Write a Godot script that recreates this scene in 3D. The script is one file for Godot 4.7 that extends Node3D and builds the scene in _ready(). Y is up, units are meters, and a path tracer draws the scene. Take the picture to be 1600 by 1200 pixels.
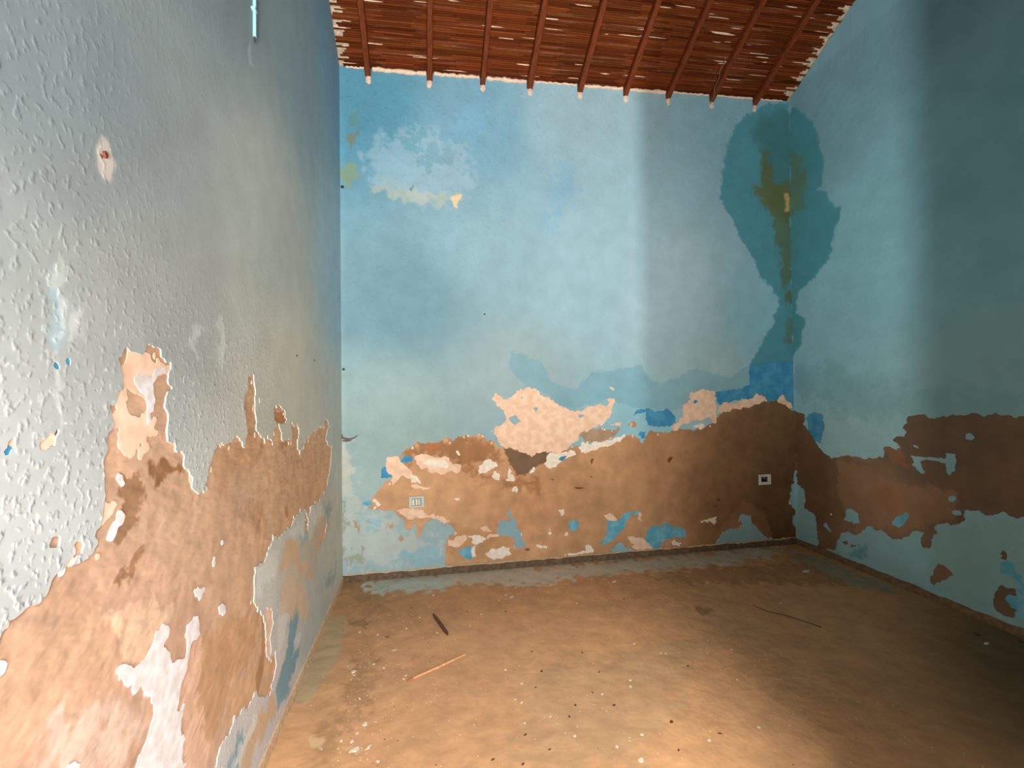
extends Node3D

# A damp, empty room with a sloping reed ceiling. Metres; y up; the camera stands near the doorway.
const LEFT := -0.653
const RIGHT := 3.46
const BACK := -3.75
const FRONT := 0.15
const FLOOR := -0.055
const WIDE := 4.113
const DEEP := 3.9
enum { PLASTER, PINK, WHITE, OLDBLUE, PAINT }
const PROUD := [0.0, 0.0012, 0.0020, 0.0024, 0.0036]

var rng := RandomNumberGenerator.new()
var warp_a: PackedByteArray
var warp_b: PackedByteArray
var grain: PackedByteArray
var numbers := {}


func _ready():
	# ---- camera
	var cam := Camera3D.new()
	cam.name = "camera"
	cam.position = Vector3(0, 1.45, 0)
	cam.rotation = Vector3(deg_to_rad(0.6), -atan(135.0 / 707.0), deg_to_rad(-0.62))
	cam.fov = 80.64
	cam.near = 0.02
	add_child(cam)
	# ---- sky seen through the doorway, added area lights outside it, exposure
	var sky := Sky.new()
	var air := ProceduralSkyMaterial.new()
	air.sky_top_color = Color(0.62, 0.74, 0.92)
	air.sky_horizon_color = Color(0.93, 0.94, 0.95)
	air.ground_bottom_color = Color(0.62, 0.56, 0.48)
	air.ground_horizon_color = Color(0.80, 0.76, 0.70)
	sky.sky_material = air
	var env := Environment.new()
	env.background_mode = Environment.BG_SKY
	env.sky = sky
	env.background_energy_multiplier = 1.7
	env.ambient_light_source = Environment.AMBIENT_SOURCE_SKY
	env.tonemap_mode = Environment.TONE_MAPPER_LINEAR
	env.tonemap_exposure = 1.22
	env.sdfgi_enabled = true
	env.ssao_enabled = true
	env.ssil_enabled = true
	var we := WorldEnvironment.new()
	we.name = "environment"
	we.environment = env
	add_child(we)
	daylight_panel(Vector3(0.621, FLOOR + 0.02, 4.5), Vector2(0.174, 1.2), 84.0, Color(1.0, 0.985, 0.96), Vector3.UP, Vector3(-0.156, 0, 1).normalized())  # unseen narrow panel, added to cast the shade edge on the back wall
	daylight_panel(Vector3(-0.356, FLOOR + 0.02, 2.3), Vector2(0.129, 1.0), 34.0, Color(1.0, 0.985, 0.96), Vector3.UP, Vector3(-0.77, 0, 1).normalized())  # unseen narrow panel, added to cast the shade edge on the right wall
	daylight_panel(Vector3(0.49, FLOOR + 0.02, 1.2), Vector2(0.063, 1.0), 8.0, Color(1.0, 0.985, 0.96), Vector3.UP, Vector3(-0.77, 0, 1).normalized())
	daylight_panel(Vector3(-0.3, 1.2, 6.0), Vector2(1.0, 2.4), 15.0, Color(1.0, 0.985, 0.96), Vector3(0.045, 0, -1))
	daylight_panel(Vector3(3.0, 1.2, 6.0), Vector2(1.0, 2.4), 15.0, Color(1.0, 0.985, 0.96), Vector3(-0.45, 0, -1))
	daylight_panel(Vector3(1.2, 4.2, 2.6), Vector2(0.8, 1.2), 40.0, Color(0.98, 0.985, 0.99), Vector3(0, -0.9, -1))
	rng.seed = 7
	make_noise()
	build_walls()
	build_floor()
	build_ceiling()
	build_front()
	build_fittings()
	build_litter()


func daylight_panel(where: Vector3, size: Vector2, energy: float, tint: Color, aim := Vector3(0, 0, -1), up := Vector3.UP):  # an area light added out of view, standing for outdoor light
	var l := AreaLight3D.new()
	l.name = "daylight_panel"
	l.area_size = size
	l.light_energy = energy
	l.light_color = tint
	l.area_range = 20.0
	l.area_attenuation = 2.0
	l.shadow_enabled = true
	add_child(l, true)
	l.position = where
	l.look_at_from_position(where, where + aim, up)


# ------------------------------------------------------------------ helpers
func noise(freq: float, octaves: int, seed_: int, kind := FastNoiseLite.TYPE_SIMPLEX_SMOOTH) -> FastNoiseLite:
	var n := FastNoiseLite.new()
	n.noise_type = kind
	n.frequency = freq
	n.fractal_octaves = octaves
	n.seed = seed_
	if octaves < 2:
		n.fractal_type = FastNoiseLite.FRACTAL_NONE
	return n


func make_noise():
	warp_a = noise(0.035, 5, 11).get_seamless_image(512, 512).get_data()
	warp_b = noise(0.035, 5, 23).get_seamless_image(512, 512).get_data()
	grain = noise(0.02, 6, 31).get_seamless_image(512, 512).get_data()


func tag(o: Node, label := "", category := "", group := "", kind := "") -> Node:
	if label: o.set_meta("label", label)
	if category: o.set_meta("category", category)
	if group: o.set_meta("group", group)
	if kind: o.set_meta("kind", kind)
	return o


func numbered(called: String) -> String:
	numbers[called] = numbers.get(called, -1) + 1
	return called if numbers[called] == 0 else "%s_%03d" % [called, numbers[called]]


func obj(called: String, mesh: Mesh, mat: Material, parent: Node = null, at := Transform3D()) -> MeshInstance3D:
	var o := MeshInstance3D.new()
	o.name = numbered(called)
	o.mesh = mesh
	o.material_override = mat
	o.transform = at
	(parent if parent else self).add_child(o, true)
	return o


func base(called: String, at := Vector3.ZERO) -> Node3D:
	var o := Node3D.new()
	o.name = numbered(called)
	add_child(o, true)
	o.position = at
	return o


func mat(c: Color, rough := 0.9, spec := 0.3) -> StandardMaterial3D:
	var m := StandardMaterial3D.new()
	m.albedo_color = c
	m.roughness = rough
	m.metallic_specular = spec
	return m


func tiled(c1: Color, c2: Color, freq: float, seed_: int, scale_m: float, relief_cm: float, rough := 0.9) -> StandardMaterial3D:
	var n := noise(freq, 5, seed_)
	var im := n.get_seamless_image(256, 256)
	var d := im.get_data()
	var px := PackedByteArray()
	px.resize(d.size() * 3)
	for i in d.size():
		var c := c1.lerp(c2, clampf((d[i] - 70) / 115.0, 0, 1))
		px[i * 3] = c.r8
		px[i * 3 + 1] = c.g8
		px[i * 3 + 2] = c.b8
	var m := StandardMaterial3D.new()
	m.albedo_texture = ImageTexture.create_from_image(Image.create_from_data(256, 256, false, Image.FORMAT_RGB8, px))
	m.uv1_triplanar = true
	m.uv1_world_triplanar = true
	m.uv1_scale = Vector3.ONE / scale_m
	m.roughness = rough
	m.metallic_specular = 0.25
	if relief_cm > 0:
		m.heightmap_enabled = true
		m.heightmap_scale = relief_cm
		m.heightmap_texture = ImageTexture.create_from_image(im)
	return m


class Soup:
	var v := PackedVector3Array()
	var n := PackedVector3Array()
	var t := PackedVector2Array()
	var c := PackedColorArray()
	var tint := Color.WHITE

	func tri(a: Vector3, b: Vector3, d: Vector3, nn: Vector3):   # counter-clockwise as seen from nn
		if (b - a).cross(d - a).dot(nn) < 0:
			var e := b
			b = d
			d = e
		v.append(a); v.append(d); v.append(b)
		for i in 3:
			n.append(nn)
			c.append(tint)

	func quad(a: Vector3, b: Vector3, d: Vector3, e: Vector3, nn := Vector3.ZERO):
		if nn == Vector3.ZERO:
			nn = (b - a).cross(d - a).normalized()
		tri(a, b, d, nn)
		tri(a, d, e, nn)

	func box(lo: Vector3, hi: Vector3, at := Transform3D(), ch := 0.0):
		var k := Vector3(ch, ch, ch)
		var ctr := (lo + hi) / 2
		var h := (hi - lo) / 2
		# six faces inset by the chamfer, twelve edge strips, eight corners
		for ax in 3:
			for s in [-1.0, 1.0]:
				var nn := Vector3.ZERO
				nn[ax] = s
				var u := Vector3.ZERO
				var w := Vector3.ZERO
				u[(ax + 1) % 3] = h[(ax + 1) % 3] - ch
				w[(ax + 2) % 3] = h[(ax + 2) % 3] - ch
				var m := ctr + nn * h[ax]
				quad(at * (m - u - w), at * (m + u - w), at * (m + u + w), at * (m - u + w), at.basis * nn)
		if ch <= 0: return
		for ax in 3:
			var b := (ax + 1) % 3
			var d := (ax + 2) % 3
			for s in [-1.0, 1.0]:
				for q in [-1.0, 1.0]:
					var l := Vector3.ZERO
					l[ax] = h[ax] - ch
					var p1 := ctr; var p2 := ctr
					p1[b] += s * h[b]; p1[d] += q * (h[d] - ch)
					p2[b] += s * (h[b] - ch); p2[d] += q * h[d]
					var nn := Vector3.ZERO
					nn[b] = s; nn[d] = q
					nn = nn.normalized()
					quad(at * (p1 - l), at * (p1 + l), at * (p2 + l), at * (p2 - l), at.basis * nn)
		for sx in [-1.0, 1.0]:
			for sy in [-1.0, 1.0]:
				for sz in [-1.0, 1.0]:
					var s := Vector3(sx, sy, sz)
					var o := ctr + s * (h - k)
					tri(at * (o + Vector3(sx * ch, 0, 0)), at * (o + Vector3(0, sy * ch, 0)), at * (o + Vector3(0, 0, sz * ch)), at.basis * s.normalized())

	func tube(path: Array, radii: Array, sides := 8, caps := true, flat := 1.0):
		var rings := []
		for i in path.size():
			var d: Vector3 = (path[mini(i + 1, path.size() - 1)] - path[maxi(i - 1, 0)]).normalized()
			var u := d.cross(Vector3.UP if absf(d.y) < 0.9 else Vector3.RIGHT).normalized()
			var w := u.cross(d).normalized()
			var ring := []
			for k in sides:
				var a := TAU * k / sides
				var o: Vector3 = u * cos(a) + w * sin(a) * flat
				ring.append([path[i] + o * radii[i], o.normalized()])
			rings.append(ring)
		for i in path.size() - 1:
			for k in sides:
				var a = rings[i][k]; var b = rings[i][(k + 1) % sides]
				var d2 = rings[i + 1][(k + 1) % sides]; var e = rings[i + 1][k]
				var out: Vector3 = (a[1] + b[1]).normalized()
				smooth(a, b, d2, out)
				smooth(a, d2, e, out)
		if caps:
			for end in [0, path.size() - 1]:
				var nn: Vector3 = (path[end] - path[1 if end == 0 else end - 1]).normalized()
				for k in sides:
					tri(path[end], rings[end][k][0], rings[end][(k + 1) % sides][0], nn)

	func smooth(a, b, d, out: Vector3):
		var p: Array = [a, b, d]
		if (b[0] - a[0]).cross(d[0] - a[0]).dot(out) < 0:
			p = [a, d, b]
		for q in [p[0], p[2], p[1]]:
			v.append(q[0]); n.append(q[1]); c.append(tint)

	func lump(at: Transform3D, r: Vector3, rough: float, seed_: int, rings := 6, sides := 9):   # an uneven blob
		var nz := FastNoiseLite.new()
		nz.seed = seed_
		nz.frequency = 0.9
		var g := []
		for i in rings + 1:
			var row := []
			for k in sides:
				var th := PI * i / rings
				var ph := TAU * k / sides
				var o := Vector3(sin(th) * cos(ph), cos(th), sin(th) * sin(ph))
				row.append(at * (o * r * (1.0 + rough * nz.get_noise_3dv(o * 3.2))))
			g.append(row)
		for i in rings:
			for k in sides:
				var a: Vector3 = g[i][k]; var b: Vector3 = g[i][(k + 1) % sides]
				var d: Vector3 = g[i + 1][(k + 1) % sides]; var e: Vector3 = g[i + 1][k]
				for f in [[a, b, d], [a, d, e]]:
					var nn: Vector3 = (f[1] - f[0]).cross(f[2] - f[0])
					if nn.length() < 1e-12: continue
					nn = nn.normalized()
					var mid: Vector3 = (f[0] + f[1] + f[2]) / 3 - at.origin
					tri(f[0], f[1], f[2], nn if nn.dot(mid) > 0 else -nn)

	func mesh(colours := false) -> ArrayMesh:
		var arr := []
		arr.resize(Mesh.ARRAY_MAX)
		arr[Mesh.ARRAY_VERTEX] = v
		arr[Mesh.ARRAY_NORMAL] = n
		if t.size() == v.size(): arr[Mesh.ARRAY_TEX_UV] = t
		if colours: arr[Mesh.ARRAY_COLOR] = c
		var m := ArrayMesh.new()
		m.add_surface_from_arrays(Mesh.PRIMITIVE_TRIANGLES, arr)
		return m


func poly_slab(s: Soup, pts: Array, off: Vector3):   # an outline with thickness: pts in order, off from back face to front face
	var nn := off.normalized()
	for i in range(1, pts.size() - 1):
		s.tri(pts[0] + off, pts[i] + off, pts[i + 1] + off, nn)
		s.tri(pts[0], pts[i], pts[i + 1], -nn)
	var mid := Vector3.ZERO
	for p in pts: mid += p / pts.size()
	for i in pts.size():
		var a: Vector3 = pts[i]
		var b: Vector3 = pts[(i + 1) % pts.size()]
		var out := (b - a).cross(off).normalized()
		if out.dot((a + b) / 2 - mid) < 0: out = -out
		s.quad(a, b, b + off, a + off, out)


# ------------------------------------------------------------------ painting a wall's colours
var cw := 0
var ch := 0
var cu := 0.0
var cv := 0.0
var ku := 1.0   # pixels a metre
var kv := 1.0
var cd: PackedByteArray


func canvas(w: int, h: int, u0: float, v0: float, us: float, vs: float, points: Array):
	# a ground colour that mixes fading with painted light and shade: [u, v, colour] spots blended by distance
	cw = w; ch = h; cu = u0; cv = v0; ku = w / us; kv = h / vs
	var g := Image.create(28, 28, false, Image.FORMAT_RGB8)
	for j in 28:
		for i in 28:
			var u := u0 + us * (i + 0.5) / 28
			var v := v0 + vs * (1.0 - (j + 0.5) / 28)
			var sum := Vector3.ZERO
			var all := 0.0
			for p in points:
				var d := Vector2(u - p[0], v - p[1]).length_squared() + 0.03
				var wt := 1.0 / (d * d)
				sum += Vector3(p[2].r, p[2].g, p[2].b) * wt
				all += wt
			g.set_pixel(i, j, Color(sum.x / all, sum.y / all, sum.z / all))
	g.resize(w, h, Image.INTERPOLATE_CUBIC)
	cd = g.get_data()


func fill_mask(pts: PackedFloat32Array, w: int, h: int, data: PackedByteArray, value: int) -> PackedByteArray:
	# even-odd scanlines; pts are x, y in cells
	var n := pts.size() / 2
	var lo := 1e9
	var hi := -1e9
	for i in n:
		lo = minf(lo, pts[i * 2 + 1])
		hi = maxf(hi, pts[i * 2 + 1])
	for y in range(maxi(0, int(lo) - 1), mini(h, int(hi) + 2)):
		var xs := PackedFloat32Array()
		var j := n - 1
		for i in n:
			var y1 := pts[i * 2 + 1]
			var y2 := pts[j * 2 + 1]
			if (y1 > y) != (y2 > y):
				xs.append(pts[i * 2] + (y - y1) / (y2 - y1) * (pts[j * 2] - pts[i * 2]))
			j = i
		xs.sort()
		for k in range(0, xs.size() - 1, 2):
			for x in range(maxi(0, ceili(xs[k])), mini(w, floori(xs[k + 1]) + 1)):
				data[y * w + x] = value
	return data


func tone(col: Color, alpha: float, soft: float, warp: float, uv: Array):
	var n := uv.size() / 2
	var pad := (soft * 1.5 + warp * 1.5 + 0.01)
	var lo := Vector2(1e9, 1e9)
	var hi := -lo
	for i in n:
		lo = lo.min(Vector2(uv[i * 2], uv[i * 2 + 1]))
		hi = hi.max(Vector2(uv[i * 2], uv[i * 2 + 1]))
	var x0 := maxi(0, int((lo.x - pad - cu) * ku))
	var x1 := mini(cw, int((hi.x + pad - cu) * ku) + 1)
	var y0 := maxi(0, ch - int((hi.y + pad - cv) * kv) - 1)
	var y1 := mini(ch, ch - int((lo.y - pad - cv) * kv))
	var w := x1 - x0
	var h := y1 - y0
	if w < 3 or h < 3: return
	var pts := PackedFloat32Array()
	for i in n:
		pts.append((uv[i * 2] - cu) * ku - x0)
		pts.append(ch - (uv[i * 2 + 1] - cv) * kv - y0)
	var m := PackedByteArray()
	m.resize(w * h)
	m = fill_mask(pts, w, h, m, 255)
	var k := soft * ku
	if k > 1.5:
		var im := Image.create_from_data(w, h, false, Image.FORMAT_L8, m)
		im.resize(maxi(2, int(w / k)), maxi(2, int(h / k)), Image.INTERPOLATE_TRILINEAR if k > 3 else Image.INTERPOLATE_BILINEAR)
		im.resize(w, h, Image.INTERPOLATE_CUBIC)
		m = im.get_data()
	var a := warp * ku / 60.0
	var r := col.r8
	var g := col.g8
	var b := col.b8
	var f := alpha / 255.0
	for y in h:
		var row := ((y + y0) & 511) * 512
		for x in w:
			var q := row + ((x + x0) & 511)
			var sx := x + int((warp_a[q] - 128) * a)
			var sy := y + int((warp_b[q] - 128) * a)
			if sx < 0 or sy < 0 or sx >= w or sy >= h: continue
			var s := m[sy * w + sx]
			if s == 0: continue
			var e := s * f
			var o := ((y + y0) * cw + x + x0) * 3
			cd[o] = int(cd[o] + (r - cd[o]) * e)
			cd[o + 1] = int(cd[o + 1] + (g - cd[o + 1]) * e)
			cd[o + 2] = int(cd[o + 2] + (b - cd[o + 2]) * e)


func finish(mottle: float, fleck: float) -> ImageTexture:
	# slow mottling and fine grain in the paint or plaster itself
	for y in ch:
		var row := (y & 511) * 512
		var slow := ((y / 3 + 77) & 511) * 512
		for x in cw:
			var k := 1.0 + ((grain[slow + ((x / 3 + 190) & 511)] - 128) * mottle + (grain[row + (x & 511)] - 128) * fleck) / 128.0
			var o := (y * cw + x) * 3
			cd[o] = clampi(int(cd[o] * k), 0, 255)
			cd[o + 1] = clampi(int(cd[o + 1] * k), 0, 255)
			cd[o + 2] = clampi(int(cd[o + 2] * k), 0, 255)
	return ImageTexture.create_from_image(Image.create_from_data(cw, ch, false, Image.FORMAT_RGB8, cd))


func wall_mat(tex: Texture2D, bump: Texture2D, cm: float, rough := 0.85) -> StandardMaterial3D:
	var m := StandardMaterial3D.new()
	m.albedo_texture = tex
	m.roughness = rough
	m.metallic_specular = 0.25
	m.texture_repeat = false
	if bump:
		m.heightmap_enabled = true
		m.heightmap_scale = cm
		m.heightmap_texture = bump
	return m


func lumps(w: int, h: int, seed_: int, freq: float, gate: Array, us: float, vs: float, v0: float) -> ImageTexture:
	# relief of blistered paint: grey ground, raised flakes where the gate spots [u, v, amount] say so
	var a := noise(freq, 4, seed_).get_image(w, h).get_data()
	var b := noise(0.004, 4, seed_ + 1).get_image(w, h).get_data()
	var g := Image.create(24, 24, false, Image.FORMAT_L8)
	for j in 24:
		for i in 24:
			var u := us * (i + 0.5) / 24
			var v := v0 + vs * (1.0 - (j + 0.5) / 24)
			var sum := 0.0
			var all := 0.0
			for p in gate:
				var d := Vector2(u - p[0], v - p[1]).length_squared() + 0.02
				sum += p[2] / (d * d)
				all += 1.0 / (d * d)
			var q := clampf(sum / all, 0, 1)
			g.set_pixel(i, j, Color(q, q, q))
	g.resize(w, h, Image.INTERPOLATE_CUBIC)
	var k := g.get_data()
	var out := PackedByteArray()
	out.resize(w * h)
	for i in w * h:
		var flake := maxf(0.0, (a[i] - 150) / 75.0)
		out[i] = clampi(int(70 + (b[i] - 128) * 0.22 + (a[i] - 128) * 0.05 + flake * k[i] * 0.75), 0, 255)
	return ImageTexture.create_from_image(Image.create_from_data(w, h, false, Image.FORMAT_L8, out))


# ------------------------------------------------------------------ peeled layers
var gw := 0
var gh := 0
var cell := 0.005
const V0 := -0.055
var code: PackedByteArray
var side := ""


func grid(which: String, wide: float, high: float, step: float):
	side = which
	cell = step
	gw = int(ceil(wide / step)) + 1
	gh = int(ceil((high - V0) / step)) + 1
	cell = wide / (gw - 1)
	code = PackedByteArray()
	code.resize(gw * gh)
	code.fill(PAINT)


func lay(kind: int, uv: Array):
	var pts := PackedFloat32Array()
	for i in uv.size() / 2:
		pts.append(uv[i * 2] / cell)
		pts.append((uv[i * 2 + 1] - V0) / cell)
	code = fill_mask(pts, gw, gh, code, kind)


func on_wall(u: float, v: float, h: float) -> Vector3:
	if side == "back": return Vector3(LEFT + u, v, BACK + h)
	if side == "left": return Vector3(LEFT + h, v, BACK + u)
	return Vector3(RIGHT - h, v, BACK + u)


func out_of_wall() -> Vector3:
	return Vector3(0, 0, 1) if side == "back" else Vector3(1, 0, 0) if side == "left" else Vector3(-1, 0, 0)


func crumble(reach: float):
	var a := reach / cell / 52.0
	var old := code.duplicate()
	var sh := 37 if side == "left" else 211
	for y in gh:
		for x in gw:
			var q := ((y * 2 + sh) & 511) * 512 + ((x * 2 + sh) & 511)
			var q2 := ((y * 7 + sh) & 511) * 512 + ((x * 7) & 511)
			var sx := clampi(x + int((warp_a[q] - 128) * a + (warp_b[q2] - 128) * a * 0.35), 0, gw - 1)
			var sy := clampi(y + int((warp_b[q] - 128) * a + (warp_a[q2] - 128) * a * 0.35), 0, gh - 1)
			code[y * gw + x] = old[sy * gw + sx]


func crumbs(many: int, kinds: Array, size: float):
	# broken crumbs of the lower coats along the torn edges of the paint
	var made := 0
	for tries in many * 400:
		if made >= many: break
		var x := rng.randi_range(8, gw - 9)
		var y := rng.randi_range(8, gh - 9)
		if code[y * gw + x] != PLASTER: continue
		var near := false
		for d in [[5, 0], [-5, 0], [0, 5], [0, -4], [4, 4], [-4, 4]]:
			if code[(y + d[1]) * gw + x + d[0]] >= PAINT: near = true
		if not near: continue
		made += 1
		var kind: int = kinds[rng.randi() % kinds.size()]
		var n := 8
		var pts := []
		var r := rng.randf_range(0.35, 1.0) * size
		for i in n:
			var k := r * rng.randf_range(0.6, 1.3)
			pts.append(x * cell + cos(TAU * i / n) * k * 0.8)
			pts.append(V0 + y * cell + sin(TAU * i / n) * k * 1.3)
		lay(kind, pts)


func peel(wall: Node3D, mats: Dictionary, us: float, vs: float, v0: float, crown: Array):
	# every layer that is left on the plaster becomes a raised sheet with an edge; crown = outline of the coat above the grid
	var biggest := -1
	for kind in [PINK, WHITE, OLDBLUE, PAINT]:
		var m := PackedByteArray()
		m.resize(gw * gh)
		for i in gw * gh:
			m[i] = 1 if code[i] == kind else 0
		if kind != PAINT:      # lower layers run on a little under the higher ones
			for pass_ in 2:
				var was := m.duplicate()
				for y in range(1, gh - 1):
					for x in range(1, gw - 1):
						var i := y * gw + x
						if was[i] == 0 and code[i] > kind and (was[i - 1] or was[i + 1] or was[i - gw] or was[i + gw]):
							m[i] = 1
		var seen := PackedByteArray()
		seen.resize(gw * gh)
		for start in gw * gh:
			if m[start] == 0 or seen[start]: continue
			var todo := PackedInt32Array([start])
			seen[start] = 1
			var members := PackedInt32Array()
			var x0 := gw; var x1 := 0; var y0 := gh; var y1 := 0
			while todo.size():
				var i := todo[todo.size() - 1]
				todo.resize(todo.size() - 1)
				members.append(i)
				var x := i % gw
				var y := i / gw
				x0 = mini(x0, x); x1 = maxi(x1, x); y0 = mini(y0, y); y1 = maxi(y1, y)
				if x > 0 and m[i - 1] and not seen[i - 1]: seen[i - 1] = 1; todo.append(i - 1)
				if x < gw - 1 and m[i + 1] and not seen[i + 1]: seen[i + 1] = 1; todo.append(i + 1)
				if y > 0 and m[i - gw] and not seen[i - gw]: seen[i - gw] = 1; todo.append(i - gw)
				if y < gh - 1 and m[i + gw] and not seen[i + gw]: seen[i + gw] = 1; todo.append(i + gw)
			if members.size() < 7: continue
			var s := Soup.new()
			sheet(s, members, x0, x1, y0, y1, PROUD[kind])
			if kind == PAINT and y1 == gh - 1 and members.size() > gw * gh / 10:
				for q in crown: s.quad(q[0], q[1], q[2], q[3], out_of_wall())
			if s.v.size() == 0: continue
			for p in s.v:
				var u := p.x - LEFT if side == "back" else p.z - BACK
				s.t.append(Vector2(clampf(u / us, 0.0005, 0.9995), clampf(1.0 - (p.y - v0) / vs, 0.0005, 0.9995)))
			var called: String = {PINK: "undercoat_patch", WHITE: "whitewash_patch", OLDBLUE: "old_paint_patch", PAINT: "paint_remnant"}[kind]
			if kind == PAINT and y1 == gh - 1 and members.size() > gw * gh / 10:
				called = "paint_coat"
			var o := MeshInstance3D.new()
			o.name = numbered(called)
			o.mesh = s.mesh()
			o.material_override = mats[kind] if kind != OLDBLUE or s.v[0].y > 0.72 else mats["pale"]
			if kind != PAINT: o.set_meta("label", {PINK: "pale pink undercoat left bare", WHITE: "white lime left on the plaster", OLDBLUE: "older, stronger blue paint"}[kind])
			wall.add_child(o, true)


func sheet(s: Soup, members: PackedInt32Array, x0: int, x1: int, y0: int, y1: int, h: float):
	var w := x1 - x0 + 5
	var t := y1 - y0 + 5
	var f := PackedFloat32Array()
	f.resize(w * t)
	for i in members:
		f[(i / gw - y0 + 2) * w + (i % gw - x0 + 2)] = 1.0
	# the sheet runs on past the ends of the grid
	for y in t:
		if x0 == 0:
			f[y * w] = f[y * w + 2]; f[y * w + 1] = f[y * w + 2]
		if x1 == gw - 1:
			f[y * w + w - 1] = f[y * w + w - 3]; f[y * w + w - 2] = f[y * w + w - 3]
	for x in w:
		if y0 == 0:
			f[x] = f[2 * w + x]; f[w + x] = f[2 * w + x]
		if y1 == gh - 1:
			f[(t - 1) * w + x] = f[(t - 3) * w + x]; f[(t - 2) * w + x] = f[(t - 3) * w + x]
	var g := f.duplicate()
	for y in t:
		for x in range(1, w - 1):
			var i := y * w + x
			g[i] = (f[i - 1] + f[i] * 2 + f[i + 1]) * 0.25
	for y in range(1, t - 1):
		for x in w:
			var i := y * w + x
			f[i] = (g[i - w] + g[i] * 2 + g[i + w]) * 0.25
	var nn := out_of_wall()
	for y in range(0, t - 1):
		var gy := y + y0 - 2
		if gy < 0 or gy >= gh - 1: continue
		var run := -1
		for x in range(0, w):
			var gx := x + x0 - 2
			var inside := false
			var a := 0.0; var b := 0.0; var c := 0.0; var d := 0.0
			if gx >= 0 and gx < gw - 1 and x < w - 1:
				a = f[y * w + x]; b = f[y * w + x + 1]; c = f[(y + 1) * w + x + 1]; d = f[(y + 1) * w + x]
				inside = a > 0.5 and b > 0.5 and c > 0.5 and d > 0.5
			if inside:
				if run < 0: run = gx
				continue
			if run >= 0:
				s.quad(on_wall(run * cell, V0 + gy * cell, h), on_wall(gx * cell, V0 + gy * cell, h), on_wall(gx * cell, V0 + (gy + 1) * cell, h), on_wall(run * cell, V0 + (gy + 1) * cell, h), nn)
				run = -1
			if a <= 0.5 and b <= 0.5 and c <= 0.5 and d <= 0.5: continue
			var val := [a, b, c, d]
			var cx := [0.0, 1.0, 1.0, 0.0]
			var cy := [0.0, 0.0, 1.0, 1.0]
			var out := []
			var cut := []
			for k in 4:
				var l := (k + 1) % 4
				if val[k] > 0.5:
					out.append(Vector2(gx + cx[k], gy + cy[k]) * cell)
				if (val[k] > 0.5) != (val[l] > 0.5):
					var e: float = (0.5 - val[k]) / (val[l] - val[k])
					var p := Vector2(gx + lerpf(cx[k], cx[l], e), gy + lerpf(cy[k], cy[l], e)) * cell
					out.append(p)
					cut.append([p, val[k] > 0.5])
			for k in range(1, out.size() - 1):
				s.tri(on_wall(out[0].x, V0 + out[0].y, h), on_wall(out[k].x, V0 + out[k].y, h), on_wall(out[k + 1].x, V0 + out[k + 1].y, h), nn)
			for k in cut.size():
				if cut[k][1]:
					var p: Vector2 = cut[k][0]
					var q: Vector2 = cut[(k + 1) % cut.size()][0]
					if p.distance_squared_to(q) < 1e-12: continue
					var mid := Vector2.ZERO
					for z in out: mid += z / out.size()
					var e2 := on_wall(q.x, V0 + q.y, 0) - on_wall(p.x, V0 + p.y, 0)
					var away := e2.cross(nn).normalized()
					var cm := on_wall(mid.x, V0 + mid.y, 0) - on_wall(p.x, V0 + p.y, 0)
					if away.dot(cm) > 0: away = -away
					s.quad(on_wall(p.x, V0 + p.y, h), on_wall(q.x, V0 + q.y, h), on_wall(q.x, V0 + q.y, -0.001), on_wall(p.x, V0 + p.y, -0.001), away)


func roof_y(x: float, z: float) -> float:   # underside of the reeds
	return 4.02 + 0.041 * (x - LEFT) + 0.55 * (z - BACK)


func plaster_face(s: Soup, us: float, vs: float):
	# the face that shows where the coats are gone; the slab lies two millimetres behind it
	for p in s.v: s.t.append(Vector2(0.5, 0.5))
	s.quad(on_wall(0, -0.1, 0), on_wall(us, -0.1, 0), on_wall(us, vs - 0.1, 0), on_wall(0, vs - 0.1, 0), out_of_wall())
	for k in range(s.t.size(), s.v.size()):
		var p := s.v[k]
		var u := p.x - LEFT if side == "back" else p.z - BACK
		s.t.append(Vector2(clampf(u / us, 0.0005, 0.9995), clampf(1.0 - (p.y + 0.1) / vs, 0.0005, 0.9995)))


func C(r: int, g: int, b: int) -> Color:
	return Color8(r, g, b)


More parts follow.
